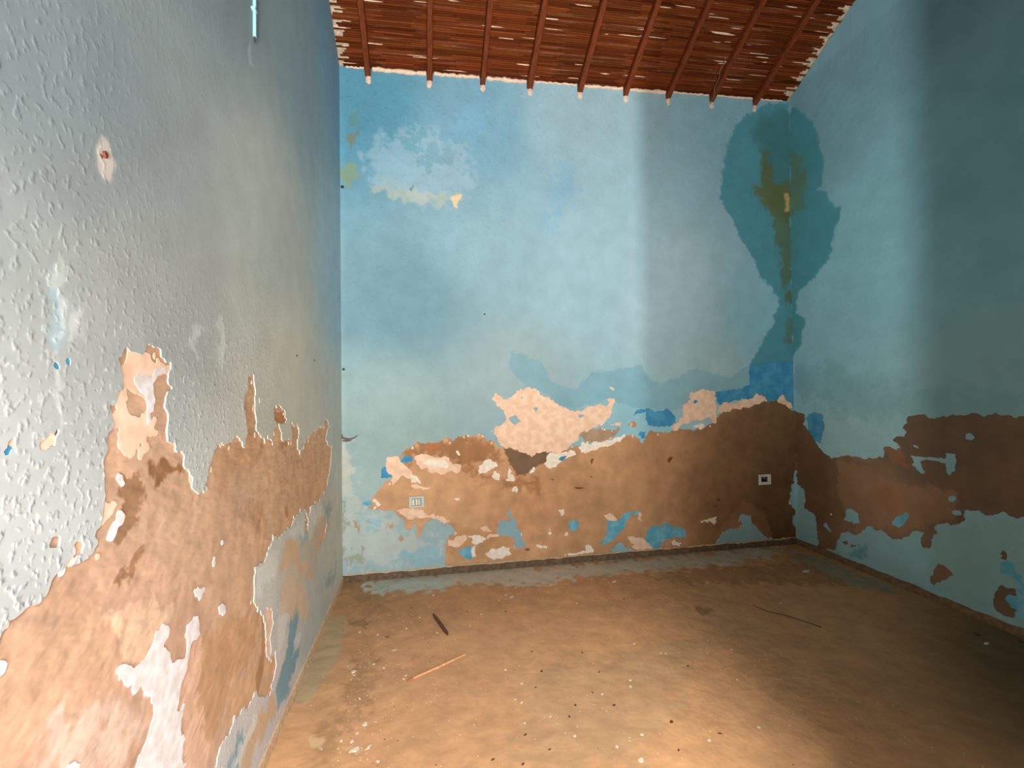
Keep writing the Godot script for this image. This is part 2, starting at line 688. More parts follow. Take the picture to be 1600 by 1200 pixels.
func build_walls():
	var pink := tiled(C(238, 200, 170), C(250, 218, 192), 0.022, 41, 0.5, 0.06)
	var white := tiled(C(224, 216, 210), C(240, 236, 236), 0.03, 42, 0.4, 0.08)
	var blue := tiled(C(64, 142, 186), C(84, 160, 198), 0.015, 43, 0.6, 0.0)
	var lime_white := tiled(C(240, 228, 208), C(252, 244, 230), 0.03, 45, 0.4, 0.08)
	var pale_blue := tiled(C(96, 172, 200), C(128, 192, 212), 0.015, 44, 0.5, 0.0)
	var fine := ImageTexture.create_from_image(noise(0.035, 6, 51).get_seamless_image(1024, 1024))
	# ---- back wall
	var w := base("wall_back")
	tag(w, "back wall with pale blue paint peeled off brown plaster along its foot", "", "", "structure")
	canvas(1024, 1024, 0, -0.1, WIDE, 4.4, [[0.2, 3.8, C(86, 142, 166)], [1.0, 3.7, C(118, 164, 186)], [2.0, 3.8, C(148, 180, 194)], [0.5, 2.2, C(114, 150, 164)], [1.2, 2.6, C(140, 176, 190)], [2.0, 2.4, C(152, 188, 202)], [1.4, 1.5, C(158, 182, 188)], [0.4, 1.2, C(152, 178, 178)], [2.8, 2.2, C(168, 198, 212)], [3.2, 1.5, C(164, 196, 202)], [3.9, 2, C(138, 188, 204)], [3.9, 3.9, C(132, 176, 192)], [1.6, 0.9, C(146, 186, 198)], [0.2, 0.5, C(168, 194, 194)], [2.5, 0.9, C(150, 200, 214)]])
	tones_back_paint()
	var paint := wall_mat(finish(0.025, 0.03), lumps(1024, 1024, 61, 0.06, [[0.3, 0.3, 0.5], [0.6, 3.2, 0.4], [2, 2, 0.05], [3.5, 1, 0.05], [2, 0.3, 0.2]], WIDE, 4.4, -0.1), 0.9, 0.8)
	canvas(1280, 600, 0, -0.1, WIDE, 2.0, [[0.5, 0.5, C(208, 164, 124)], [1.4, 0.5, C(208, 160, 119)], [2.0, 0.6, C(198, 154, 113)], [2.6, 0.6, C(188, 144, 106)], [3.3, 0.5, C(148, 112, 80)], [4.0, 0.5, C(104, 80, 56)], [1, 0.1, C(212, 170, 128)], [2.5, 0.1, C(200, 158, 116)]])  # spots darken toward the right corner: shade painted into the plaster
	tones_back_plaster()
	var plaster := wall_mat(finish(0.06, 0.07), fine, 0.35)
	side = "back"
	var s := Soup.new()
	poly_slab(s, [Vector3(LEFT - 0.3, -0.3, BACK - 0.3), Vector3(RIGHT + 0.3, -0.3, BACK - 0.3), Vector3(RIGHT + 0.3, roof_y(RIGHT + 0.3, BACK) - 0.01, BACK - 0.3), Vector3(LEFT - 0.3, roof_y(LEFT - 0.3, BACK) - 0.01, BACK - 0.3)], Vector3(0, 0, 0.298))
	plaster_face(s, WIDE, 2.0)
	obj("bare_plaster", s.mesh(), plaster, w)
	grid("back", WIDE, 1.75, 0.0055)
	layers_back()
	crumble(0.010)
	crumbs(80, [WHITE, PINK, WHITE], 0.010)
	var top := V0 + (gh - 1) * cell
	var h: float = PROUD[PAINT]
	peel(w, {PINK: pink, WHITE: lime_white, OLDBLUE: blue, PAINT: paint, "pale": pale_blue}, WIDE, 4.4, -0.1, [[on_wall(0, top, h), on_wall(WIDE, top, h), Vector3(RIGHT, roof_y(RIGHT, BACK), BACK + h), Vector3(LEFT, roof_y(LEFT, BACK), BACK + h)]])
	# ---- left wall
	w = base("wall_left")
	tag(w, "near wall of chalky grey-blue blistered paint over orange-brown plaster", "", "", "structure")
	canvas(1024, 1152, 0, -0.1, DEEP, 4.4, [[0.3, 3.8, C(140, 176, 196)], [0.3, 2.2, C(174, 202, 214)], [0.4, 1.2, C(208, 212, 206)], [0.3, 0.4, C(216, 214, 200)], [1.2, 3.2, C(152, 174, 182)], [1.6, 2.2, C(188, 198, 194)], [1.4, 1.5, C(214, 214, 198)], [2.2, 3, C(138, 156, 164)], [2.8, 2.1, C(144, 158, 164)], [2.6, 1.6, C(172, 178, 176)], [2.8, 1.1, C(188, 192, 190)], [2.3, 1.0, C(198, 202, 198)], [1.8, 1.2, C(210, 210, 198)], [0.8, 1.0, C(216, 216, 204)], [3.6, 1.5, C(186, 192, 190)], [0.9, 0.1, C(190, 198, 190)], [1.6, 0.0, C(208, 204, 200)]])  # near end darkened, far end lightened, to offset how the light falls off
	tones_left_paint()
	for i in 420:      # salt flecks on the blistered paint, light on its lumps painted in
		var at := Vector2(rng.randf_range(1.9, 2.98), rng.randf_range(0.55, 1.62) )
		if rng.randf() > 1.25 - absf(at.y - 0.95): continue
		var w2 := rng.randf_range(0.0015, 0.004)
		var h2 := rng.randf_range(0.003, 0.011)
		tone(C(238, 240, 236), rng.randf_range(0.4, 0.8), 0.002, 0.006, [at.x - w2, at.y, at.x, at.y + h2, at.x + w2, at.y, at.x + w2 * 0.3, at.y - h2])
	paint = wall_mat(finish(0.02, 0.03), lumps(2048, 2048, 71, 0.075, [[2.9, 0.8, 1.0], [2.5, 1.1, 0.9], [2.6, 1.5, 0.35], [2.1, 1.4, 0.5], [2.2, 1.9, 0.05], [1.2, 1.4, 0.1], [0.5, 1.0, 0.05], [1.5, 3, 0.0], [0.5, 0.3, 0.4]], DEEP, 4.4, -0.1), 0.3, 0.8)
	canvas(1536, 720, 0, -0.1, DEEP, 2.0, [[0.5, 0.7, C(236, 190, 150)], [1.2, 0.9, C(222, 180, 142)], [1.5, 0.4, C(222, 182, 144)], [2.0, 0.6, C(210, 172, 140)], [2.6, 0.5, C(198, 160, 134)], [2.3, 0.1, C(208, 178, 158)], [3.4, 0.5, C(204, 166, 138)]])
	tones_left_plaster()
	plaster = wall_mat(finish(0.045, 0.06), fine, 0.4)
	side = "left"
	s = Soup.new()
	poly_slab(s, [Vector3(LEFT - 0.3, -0.3, BACK), Vector3(LEFT - 0.3, roof_y(LEFT, BACK), BACK), Vector3(LEFT - 0.3, roof_y(LEFT, 0.45), 0.45), Vector3(LEFT - 0.3, -0.3, 0.45)], Vector3(0.298, 0, 0))
	plaster_face(s, DEEP, 2.0)
	obj("bare_plaster", s.mesh(), plaster, w)
	grid("left", DEEP, 1.8, 0.005)
	layers_left()
	crumble(0.009)
	crumbs(130, [WHITE, WHITE, PINK], 0.010)
	top = V0 + (gh - 1) * cell
	peel(w, {PINK: pink, WHITE: white, OLDBLUE: blue, PAINT: paint, "pale": pale_blue}, DEEP, 4.4, -0.1, side_crown(top, h, LEFT))
	# ---- right wall
	w = base("wall_right")
	tag(w, "far side wall of teal paint above a band of bare brown plaster", "", "", "structure")
	canvas(768, 864, 0, -0.1, DEEP, 4.4, [[0.3, 3.8, C(128, 174, 190)], [0.3, 1.5, C(146, 198, 212)], [0.8, 2.5, C(142, 196, 210)], [1.6, 2.5, C(124, 180, 196)], [1.6, 1.2, C(138, 184, 192)], [0.7, 1.0, C(158, 204, 212)], [1.2, 0.2, C(146, 194, 204)], [3, 2, C(130, 180, 190)]])
	tones_right_paint()
	paint = wall_mat(finish(0.035, 0.03), lumps(1024, 1024, 81, 0.05, [[1, 0.3, 0.3], [2, 2, 0.03], [0.5, 3, 0.1]], DEEP, 4.4, -0.1), 0.9, 0.8)
	canvas(768, 300, 0, -0.1, DEEP, 1.6, [[0.3, 0.5, C(126, 102, 80)], [0.8, 0.5, C(142, 118, 96)], [1.4, 1.0, C(118, 100, 84)], [1.6, 0.7, C(114, 96, 80)], [3, 0.6, C(120, 100, 82)]])
	tones_right_plaster()
	plaster = wall_mat(finish(0.06, 0.07), fine, 0.35)
	side = "right"
	s = Soup.new()
	poly_slab(s, [Vector3(RIGHT + 0.3, -0.3, BACK), Vector3(RIGHT + 0.3, roof_y(RIGHT, BACK), BACK), Vector3(RIGHT + 0.3, roof_y(RIGHT, 0.45), 0.45), Vector3(RIGHT + 0.3, -0.3, 0.45)], Vector3(-0.298, 0, 0))
	plaster_face(s, DEEP, 1.6)
	obj("bare_plaster", s.mesh(), plaster, w)
	grid("right", DEEP, 1.4, 0.007)
	layers_right()
	crumble(0.010)
	top = V0 + (gh - 1) * cell
	peel(w, {PINK: pink, WHITE: white, OLDBLUE: blue, PAINT: paint, "pale": pale_blue}, DEEP, 4.4, -0.1, side_crown(top, h, RIGHT))


func side_crown(top: float, h: float, x: float) -> Array:
	var mid := 4.3
	var zc := BACK + (mid - roof_y(x, BACK)) / 0.55
	return [
		[on_wall(0, top, h), on_wall(zc - BACK, top, h), on_wall(zc - BACK, mid, h), on_wall(0, roof_y(x, BACK), h)],
		[on_wall(zc - BACK, top, h), on_wall(DEEP, top, h), on_wall(DEEP, mid, h), on_wall(zc - BACK, mid, h)],
		[on_wall(zc - BACK, mid, h), on_wall(DEEP, mid, h), on_wall(DEEP, roof_y(x, FRONT), h), on_wall(zc - BACK, mid, h)],
	]


func build_floor():
	canvas(1152, 1088, LEFT, BACK, WIDE, DEEP, [[0, -3.4, C(196, 148, 104)], [1, -3.2, C(206, 154, 108)], [2.5, -3.2, C(206, 160, 116)], [0.3, -2.5, C(218, 164, 118)], [1.2, -2.4, C(226, 168, 118)], [1.2, -1.2, C(218, 162, 112)], [0, -1.6, C(216, 164, 116)], [2.2, -2.6, C(198, 154, 110)], [3.3, -1.5, C(112, 90, 62)], [1, 0, C(212, 158, 110)]])  # dark spot by the right wall is shade painted into the floor colour
	tones_floor_floor()
	for i in 26:      # scratches in the screed
		var a := Vector2(rng.randf_range(-0.2, 3.0), rng.randf_range(-3.5, -1.2))
		var d := Vector2.from_angle(rng.randf_range(-0.5, 0.3)) * rng.randf_range(0.05, 0.35)
		var e := d.orthogonal().normalized() * 0.002
		tone(C(206, 170, 128), 0.4, 0.001, 0.004, [a.x, a.y, a.x + d.x, a.y + d.y, a.x + d.x + e.x, a.y + d.y + e.y, a.x + e.x * 2, a.y + e.y * 2])
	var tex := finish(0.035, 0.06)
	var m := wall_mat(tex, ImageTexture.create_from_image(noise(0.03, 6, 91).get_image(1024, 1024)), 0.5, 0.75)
	m.metallic_specular = 0.35
	var s := Soup.new()
	s.box(Vector3(LEFT - 0.3, FLOOR - 0.2, BACK - 0.3), Vector3(RIGHT + 0.3, FLOOR, 3.2))
	for p in s.v:   # the canvas runs from the back wall (v = its bottom row) to the front
		s.t.append(Vector2(clampf((p.x - LEFT) / WIDE, 0.0005, 0.9995), 1.0 - (p.z - BACK) / DEEP))
	s = Soup.new()
	var n := 24
	for j in n:     # the screed rises and falls by a millimetre or two
		for i in n:
			var q := []
			for k in [[0, 0], [1, 0], [1, 1], [0, 1]]:
				var x := lerpf(LEFT - 0.05, RIGHT + 0.05, float(i + k[0]) / n)
				var z := lerpf(BACK - 0.05, FRONT + 0.02, float(j + k[1]) / n)
				q.append(Vector3(x, FLOOR, z))
			s.quad(q[0], q[1], q[2], q[3], Vector3.UP)
	s.box(Vector3(LEFT - 0.3, FLOOR - 0.2, BACK - 0.3), Vector3(RIGHT + 0.3, FLOOR - 0.002, 3.2))
	for p in s.v:
		s.t.append(Vector2(clampf((p.x - LEFT) / WIDE, 0.0005, 0.9995), clampf(1.0 - (p.z - BACK) / DEEP, 0.0005, 0.9995)))
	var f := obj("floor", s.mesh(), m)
	tag(f, "bare brown screed floor with pale dust along the back wall", "", "", "structure")
	# the foot of the walls: a strip about five centimetres high
	var dark := tiled(C(104, 86, 68), C(126, 106, 84), 0.03, 95, 0.4, 0.15)
	var cream := tiled(C(206, 172, 132), C(226, 200, 166), 0.05, 96, 0.4, 0.3)
	var dusty := tiled(C(112, 94, 72), C(132, 112, 86), 0.03, 97, 0.4, 0.1)
	skirting("baseboard_back", dark, "dark crumbling strip at the foot of the back wall", Vector3(LEFT, 0, BACK), Vector3(RIGHT, 0, BACK), Vector3(0, 0, 1))
	skirting("baseboard_left", cream, "cream strip at the foot of the near wall", Vector3(LEFT, 0, BACK), Vector3(LEFT, 0, FRONT), Vector3(1, 0, 0))
	skirting("baseboard_right", dusty, "dusty strip at the foot of the teal wall", Vector3(RIGHT, 0, BACK), Vector3(RIGHT, 0, FRONT), Vector3(-1, 0, 0))
	# lip of cream mortar where plaster ends over the strip
	side = "back"
	s = Soup.new()
	var path := []
	var r := []
	for i in 90:
		path.append(Vector3(LEFT + 0.01 + i * 0.046, 0.002 + (warp_a[i * 37] - 128) * 0.00008, BACK + 0.004))
		r.append(0.006 + (warp_b[i * 61] - 128) * 0.00004)
	s.tube(path, r, 6)
	var lip := obj("trim_1", s.mesh(), cream)
	tag(lip, "thin cream mortar lip along the foot of the back wall", "", "", "structure")


func skirting(called: String, m: Material, label: String, a: Vector3, b: Vector3, out: Vector3):
	var s := Soup.new()
	var n := 80
	var last := []
	for i in n + 1:
		var p := a.lerp(b, float(i) / n)
		var k := (warp_a[(i * 53 + int(out.x * 7) + 900) & 0xffff] - 128) * 0.00006
		var th := 0.008 + k
		var row := [p + Vector3(0, FLOOR - 0.01, 0) + out * (th + 0.006), p + Vector3(0, -0.008 + k, 0) + out * th, p + Vector3(0, 0.001 + k, 0) + out * 0.002]
		if i:
			s.quad(last[0], row[0], row[1], last[1], out)
			s.quad(last[1], row[1], row[2], last[2], (out + Vector3.UP).normalized())
		last = row
	tag(obj(called, s.mesh(), m), label, "", "", "structure")


func build_ceiling():
	var bed := tiled(C(196, 176, 150), C(226, 210, 188), 0.04, 101, 0.5, 0.3)
	var s := Soup.new()
	var q := []
	for p in [[LEFT - 0.3, BACK - 0.3], [RIGHT + 0.3, BACK - 0.3], [RIGHT + 0.3, 0.6], [LEFT - 0.3, 0.6]]:
		q.append(Vector3(p[0], roof_y(p[0], p[1]) + 0.014, p[1]))
	poly_slab(s, [q[0] + Vector3(0, 0.12, 0), q[1] + Vector3(0, 0.12, 0), q[2] + Vector3(0, 0.12, 0), q[3] + Vector3(0, 0.12, 0)], Vector3(0, -0.12, 0))
	var roof := obj("ceiling", s.mesh(), bed)
	tag(roof, "sloping ceiling of red-brown reeds laid on rafters", "", "", "structure")
	# ---- reeds: eight shapes, six tones, one node each as far as the photograph shows them
	var tones := []
	for c in [C(112, 52, 22), C(98, 44, 18), C(120, 62, 28), C(90, 39, 16), C(106, 55, 22), C(114, 54, 26)]:
		var m := mat(c, 0.8, 0.15)
		m.vertex_color_use_as_albedo = true
		tones.append(m)
	var shapes := []
	for k in 8:
		s = Soup.new()
		var path := []
		var r := []
		for i in 15:
			var t := i / 14.0
			path.append(Vector3(t, (rng.randf() - 0.5) * 0.002, (rng.randf() - 0.5) * 0.004))
			r.append(0.0078 + (rng.randf() - 0.5) * 0.0012)
		# hand-built tube, so that each stretch has its own tone
		for i in 14:
			var bright := rng.randf_range(0.55, 1.15)
			if rng.randf() < 0.07: bright = 1.9
			s.tint = Color(bright, bright, bright)
			s.tube([path[i], path[i + 1]], [r[i], r[i + 1]], 6, i == 0 or i == 13)
		shapes.append(s.mesh(true))
	var up := Vector3(0, 1, -0.55).normalized()
	var along := Vector3(0, 0.55, 1).normalized()
	var pitch := 0.0149
	var n := int(1.62 / pitch)
	for i in n:
		var d := 0.008 + i * pitch
		var x0 := LEFT + pow(rng.randf(), 2.0) * 0.10
		var x1 := RIGHT - pow(rng.randf(), 2.0) * 0.13
		var z := BACK + d * along.z
		var o := MeshInstance3D.new()
		o.name = numbered("reed")
		o.mesh = shapes[rng.randi() % 8]
		o.material_override = tones[rng.randi() % tones.size()]
		var flip := rng.randf() < 0.5
		var ex := Vector3(x1 - x0, 0.041 * (x1 - x0), 0)
		var start := Vector3(x0, roof_y(x0, z), z) + up * (0.0075 + rng.randf_range(-0.0015, 0.0015))
		if flip:
			start += ex
			ex = -ex
		var ez := along * (-1.0 if flip else 1.0)
		o.transform = Transform3D(Basis(ex, up, ez), start)
		roof.add_child(o, true)
	s = Soup.new()
	var d2 := 0.008 + n * pitch
	while BACK + d2 * along.z < 0.14:
		var z2 := BACK + d2 * along.z
		s.tint = Color.WHITE * rng.randf_range(0.7, 1.05)
		s.tube([Vector3(LEFT, roof_y(LEFT, z2), z2) + up * 0.0075, Vector3(RIGHT, roof_y(RIGHT, z2), z2) + up * 0.0075], [0.0075, 0.0075], 5, false)
		d2 += pitch
	var rest := obj("reed_matting", s.mesh(true), tones[0], roof)
	rest.set_meta("kind", "stuff")
	# ---- streaks of lime squeezed through between the reeds
	var lime := tiled(C(206, 172, 146), C(236, 214, 194), 0.05, 102, 0.2, 0.2)
	for k in 95:
		var x := rng.randf_range(-0.6, 3.2)
		var d := rng.randf_range(0.02, 1.0)
		if k < 14:
			x = [-0.62, 3.28][k % 2] + rng.randf_range(-0.02, 0.05) * (1 if k % 2 == 0 else 2)
			d = 0.03 + k * 0.06
		var z := BACK + d * along.z
		s = Soup.new()
		var lng := rng.randf_range(0.03, 0.12)
		s.lump(Transform3D(Basis(Vector3(1, 0.041, 0).normalized(), up, along), Vector3(x, roof_y(x, z), z) + up * 0.002), Vector3(lng, 0.0035, rng.randf_range(0.002, 0.005)), 0.8, k, 5, 8)
		obj("lime_streak", s.mesh(), lime, roof)
	# ---- rafters
	var wood := tiled(C(88, 40, 20), C(116, 56, 28), 0.03, 111, 0.35, 0.12, 0.6)
	wood.uv1_scale = Vector3(6, 6, 1.2)
	var names := ["first rafter from the corner over the grey-blue wall", "second rafter from the corner over the grey-blue wall", "third rafter, above the pale lilac bloom's right end", "fourth rafter, above the middle of the bright blue wall", "fifth rafter, at the middle of the row of nine", "sixth rafter, left of the faint upright shade edge", "seventh rafter, third from the teal wall's corner", "eighth rafter, second from the teal wall's corner", "ninth rafter, over the dark damp stain in the corner"]
	var xs := [-0.432, 0.055, 0.492, 0.898, 1.35, 1.775, 2.19, 2.63, 3.085]
	for i in 9:
		var x: float = xs[i]
		var r := base("roof_beam", Vector3(x, roof_y(x, BACK), BACK))
		var lng := 4.4
		s = Soup.new()
		var at := Transform3D(Basis(Vector3(1, 0, 0), up, along), -up * 0.006)
		var wd := rng.randf_range(0.021, 0.026)
		var last := []
		for j in 24:      # hand-sawn: its width and drop vary a little
			var p := -0.1 + lng * j / 23.0
			var ww := wd * rng.randf_range(0.93, 1.07)
			var hh := 0.058 * rng.randf_range(0.96, 1.04)
			var row := []
			for c in [[-1.0, 0.0], [-1.0, -0.85], [-0.75, -1.0], [0.75, -1.0], [1.0, -0.85], [1.0, 0.0]]:
				row.append(at * Vector3(c[0] * ww, c[1] * hh, p))
			if j:
				for k in 6:
					var l := (k + 1) % 6
					var mid: Vector3 = (row[k] + row[l]) / 2 - at * Vector3(0, -0.03, p)
					var nn: Vector3 = (row[l] - row[k]).cross(at.basis.z).normalized()
					s.quad(last[k], last[l], row[l], row[k], nn if nn.dot(mid) > 0 else -nn)
			last = row
		obj("timber", s.mesh(), wood, r)
		tag(r, "dark red-brown timber under the reeds, " + names[i], "rafter", "ceiling rafters", "thing")
		# the mortar it is bedded in
		s = Soup.new()
		s.lump(Transform3D(Basis(), Vector3(x + rng.randf_range(-0.006, 0.006), roof_y(x, BACK) - 0.09, BACK + 0.003)), Vector3(0.022, 0.036, 0.012), 0.6, 200 + i, 7, 10)
		var mo := obj("bedding_mortar", s.mesh(), lime, get_node("wall_back"))
	# ---- fillet of mortar between the rafters on top of the back wall
	var edges := [LEFT + 0.02, -0.432, 0.055, 0.492, 0.898, 1.35, 1.775, 2.19, 2.63, 3.085, RIGHT - 0.05]
	for i in 10:
		var a: float = edges[i] + 0.035
		var b: float = edges[i + 1] - 0.03
		if b - a < 0.05: continue
		var thick: float = [0.008, 0.020, 0.015, 0.021, 0.009, 0.015, 0.019, 0.009, 0.010, 0.008][i]
		var path := []
		var r := []
		var m := 16
		for j in m + 1:
			var x := lerpf(a, b, float(j) / m)
			path.append(Vector3(x, roof_y(x, BACK) - thick * 0.4 + rng.randf_range(-0.005, 0.004), BACK + 0.008))
			r.append(thick * rng.randf_range(0.55, 1.1))
		s = Soup.new()
		s.tube(path, r, 7)
		obj("mortar_fillet", s.mesh(), lime, get_node("wall_back"))


func build_front():
	var lime := tiled(C(92, 116, 120), C(112, 134, 136), 0.03, 121, 0.8, 0.3)
	var s := Soup.new()
	var top := roof_y(RIGHT, FRONT)
	# inner wall with its wide doorway
	s.box(Vector3(1.3, FLOOR, FRONT), Vector3(RIGHT, 2.5, 0.45), Transform3D(), 0.004)
	var q := [Vector3(LEFT, 2.5, FRONT), Vector3(RIGHT, 2.5, FRONT), Vector3(RIGHT, roof_y(RIGHT, FRONT), FRONT), Vector3(LEFT, roof_y(LEFT, FRONT), FRONT)]
	poly_slab(s, q, Vector3(0, 0, 0.3))
	tag(obj("wall_front", s.mesh(), lime), "front wall with a wide doorway", "", "", "structure")
	# the yard outside: ground of pale earth and a low wall across it
	s = Soup.new()
	s.box(Vector3(-7, FLOOR - 0.25, 3.2), Vector3(9, FLOOR - 0.05, 12))
	tag(obj("ground", s.mesh(), tiled(C(190, 170, 140), C(210, 192, 164), 0.04, 122, 1.5, 0.5)), "pale earth of the yard outside the doorway", "", "", "structure")
	# unseen wall added along the yard, keeps sky light off the right floor
	s = Soup.new()
	s.box(Vector3(-1.5, FLOOR - 0.05, 0.47), Vector3(-1.2, 6.0, 9.0))
	tag(obj("wall_sky_block", s.mesh(), tiled(C(84, 78, 70), C(104, 96, 86), 0.03, 123, 1.2, 0.5)), "earth-coloured wall added out of view to block sky light", "", "", "structure")


func place(z: float, u: float, v: float) -> Vector3:
	return Vector3(LEFT + u, v, z)


func build_fittings():
	# ---- sockets on the back wall
	var cream := mat(C(196, 214, 206), 0.45, 0.5)
	var ivory := mat(C(240, 226, 190), 0.45, 0.5)
	var grey := mat(C(150, 158, 150), 0.5, 0.5)
	var black := mat(C(20, 18, 18), 0.4, 0.5)
	var ring := mat(C(92, 40, 34), 0.5)
	var z := BACK + 0.0005
	var o := base("wall_socket", Vector3(LEFT + 0.574, 0.545, z))
	o.rotation.z = deg_to_rad(1.0)
	tag(o, "pale green and cream electrical plate at the bright end of the brown band", "socket")
	var s := Soup.new()
	s.box(Vector3(-0.060, -0.045, 0), Vector3(0.060, -0.030, 0.012), Transform3D(), 0.003)
	s.box(Vector3(-0.060, 0.030, 0), Vector3(0.060, 0.045, 0.012), Transform3D(), 0.003)
	s.box(Vector3(-0.060, -0.031, 0), Vector3(-0.038, 0.031, 0.012), Transform3D(), 0.003)
	s.box(Vector3(0.038, -0.031, 0), Vector3(0.060, 0.031, 0.012), Transform3D(), 0.003)
	obj("plate", s.mesh(), cream, o)
	s = Soup.new()
	s.box(Vector3(-0.038, -0.030, 0), Vector3(0.038, 0.030, 0.007))
	obj("insert", s.mesh(), grey, o)
	for x in [-0.026, -0.002, 0.020]:
		s = Soup.new()
		s.box(Vector3(x - 0.009, -0.024, 0.006), Vector3(x + 0.009, 0.024, 0.014), Transform3D(Basis(), Vector3.ZERO), 0.002)
		obj("rocker", s.mesh(), ivory if x < 0.01 else cream, o)
	s = Soup.new()
	s.box(Vector3(-0.012, -0.016, 0.012), Vector3(-0.009, 0.016, 0.0145))
	obj("slot", s.mesh(), ring, o)
	o = base("wall_socket", Vector3(LEFT + 3.776, 0.571, z))
	tag(o, "white electrical plate with a black outlet on dark brown plaster near the corner", "socket")
	s = Soup.new()
	s.box(Vector3(-0.065, -0.048, 0), Vector3(0.065, -0.022, 0.012), Transform3D(), 0.003)
	s.box(Vector3(-0.065, 0.026, 0), Vector3(0.065, 0.048, 0.012), Transform3D(), 0.003)
	s.box(Vector3(-0.065, -0.023, 0), Vector3(-0.038, 0.027, 0.012), Transform3D(), 0.003)
	s.box(Vector3(0.030, -0.023, 0), Vector3(0.065, 0.027, 0.012), Transform3D(), 0.003)
	obj("plate", s.mesh(), mat(C(214, 218, 208), 0.4, 0.5), o)
	s = Soup.new()
	s.box(Vector3(-0.038, -0.022, -0.002), Vector3(0.030, 0.026, 0.004))
	obj("outlet", s.mesh(), black, o)
	for x in [-0.018, 0.014]:
		s = Soup.new()
		s.tube([Vector3(x, 0.002, 0.003), Vector3(x, 0.002, 0.008)], [0.012, 0.011], 12)
		obj("pin_ring", s.mesh(), ring if x > 0 else black, o)
	s = Soup.new()
	s.box(Vector3(-0.007, 0.006, 0.004), Vector3(0.001, 0.022, 0.010), Transform3D(Basis(Vector3(0, 0, 1), 0.3), Vector3.ZERO), 0.001)
	obj("bridge", s.mesh(), mat(C(180, 170, 190), 0.5), o)
	# ---- painted conduit that ends on the left wall
	o = base("conduit", Vector3(LEFT + 0.004, 2.83, BACK + 1.849))
	tag(o, "thin pale blue conduit running down the upper grey-blue wall", "conduit")
	s = Soup.new()
	var path := []
	var r := []
	for i in 12:
		path.append(Vector3(0.007 + sin(i * 0.9) * 0.001, 0.16 * i, sin(i * 0.7) * 0.003))
		r.append(0.0065)
	s.tube(path, r, 10)
	obj("pipe", s.mesh(), mat(C(150, 200, 214), 0.6), o)
	s = Soup.new()
	s.tube([Vector3(0.007, 0.002, 0), Vector3(0.007, -0.012, 0.001), Vector3(0.006, -0.022, 0.0)], [0.004, 0.0035, 0.002], 6)
	obj("wire_end", s.mesh(), mat(C(60, 66, 66), 0.6), o)
	s = Soup.new()
	s.box(Vector3(-0.004, 0.10, -0.014), Vector3(0.014, 0.112, 0.014), Transform3D(), 0.002)
	obj("saddle_clip", s.mesh(), mat(C(150, 196, 208), 0.6), o)
	# ---- rusty hook in the corner
	o = base("wall_hook", Vector3(LEFT + 0.045, 1.078, BACK + 0.003))
	tag(o, "rusty bent metal hook sticking out at the corner of the two blue walls", "hook")
	var rust := tiled(C(110, 72, 74), C(150, 112, 108), 0.06, 131, 0.05, 0.05)
	s = Soup.new()
	s.tube([Vector3(-0.045, 0.002, 0.01), Vector3(0.0, -0.012, 0.02), Vector3(0.035, -0.008, 0.026)], [0.010, 0.012, 0.008], 8, true, 0.5)
	s.tube([Vector3(-0.034, -0.022, 0.01), Vector3(0.0, -0.026, 0.02), Vector3(0.034, -0.022, 0.024)], [0.006, 0.006, 0.004], 8, true, 0.6)
	obj("bracket", s.mesh(), rust, o)
	s = Soup.new()
	s.tube([Vector3(0.03, -0.012, 0.026), Vector3(0.055, -0.002, 0.03), Vector3(0.08, 0.016, 0.034)], [0.004, 0.003, 0.0025], 6)
	obj("prong", s.mesh(), rust, o)
	s = Soup.new()
	s.tube([Vector3(-0.04, -0.004, 0.012), Vector3(-0.036, 0.03, 0.016)], [0.010, 0.003], 6)
	obj("torn_tab", s.mesh(), rust, o)
	# ---- nails and holes
	var iron := mat(C(70, 62, 58), 0.6)
	var spots := [
		["left", 2.677, 1.944, "dark plug in a pale filled patch on the upper grey-blue wall", 0.007],
		["left", 1.265, 1.631, "dark nail in the grey-blue wall, the one farther from the corner", 0.005],
		["left", 0.888, 1.632, "dark nail in the grey-blue wall, the one nearer the corner", 0.005],
		["back", 0.02, 1.618, "black nail head right in the corner of the blue wall", 0.010],
		["back", 1.141, 2.075, "tiny dark nail in the middle of the bright blue wall", 0.007],
		["back", 0.02, 3.06, "dark nail head beside the mouldy spot in the upper corner", 0.013]]
	for p in spots:
		side = p[0]
		var c := on_wall(p[1], p[2], PROUD[PAINT])
		o = base("nail", c)
		tag(o, p[3], "nail")
		var nn := out_of_wall()
		s = Soup.new()
		s.tube([-nn * 0.003, nn * 0.003, nn * 0.0045], [p[4], p[4], p[4] * 0.7], 9)
		obj("nail_head", s.mesh(), iron if p[4] != 0.007 or p[0] == "back" else mat(C(110, 60, 44), 0.8), o)
	# ---- cobweb strand below the reeds
	s = Soup.new()
	path = []
	r = []
	for i in 14:
		var t := i / 13.0
		var zz := BACK + 0.30 - 0.28 * t
		path.append(Vector3(2.56 + 0.05 * t + sin(i * 1.3) * 0.008, roof_y(2.56, zz) - 0.035 - 0.075 * t * t, zz))
		r.append(0.0035 - 0.001 * t + 0.001 * sin(i * 2.1))
	s.tube(path, r, 6)
	tag(obj("cobweb", s.mesh(), mat(C(130, 104, 84), 0.9)), "dusty grey cobweb strand hanging between the seventh and eighth rafters", "cobweb")


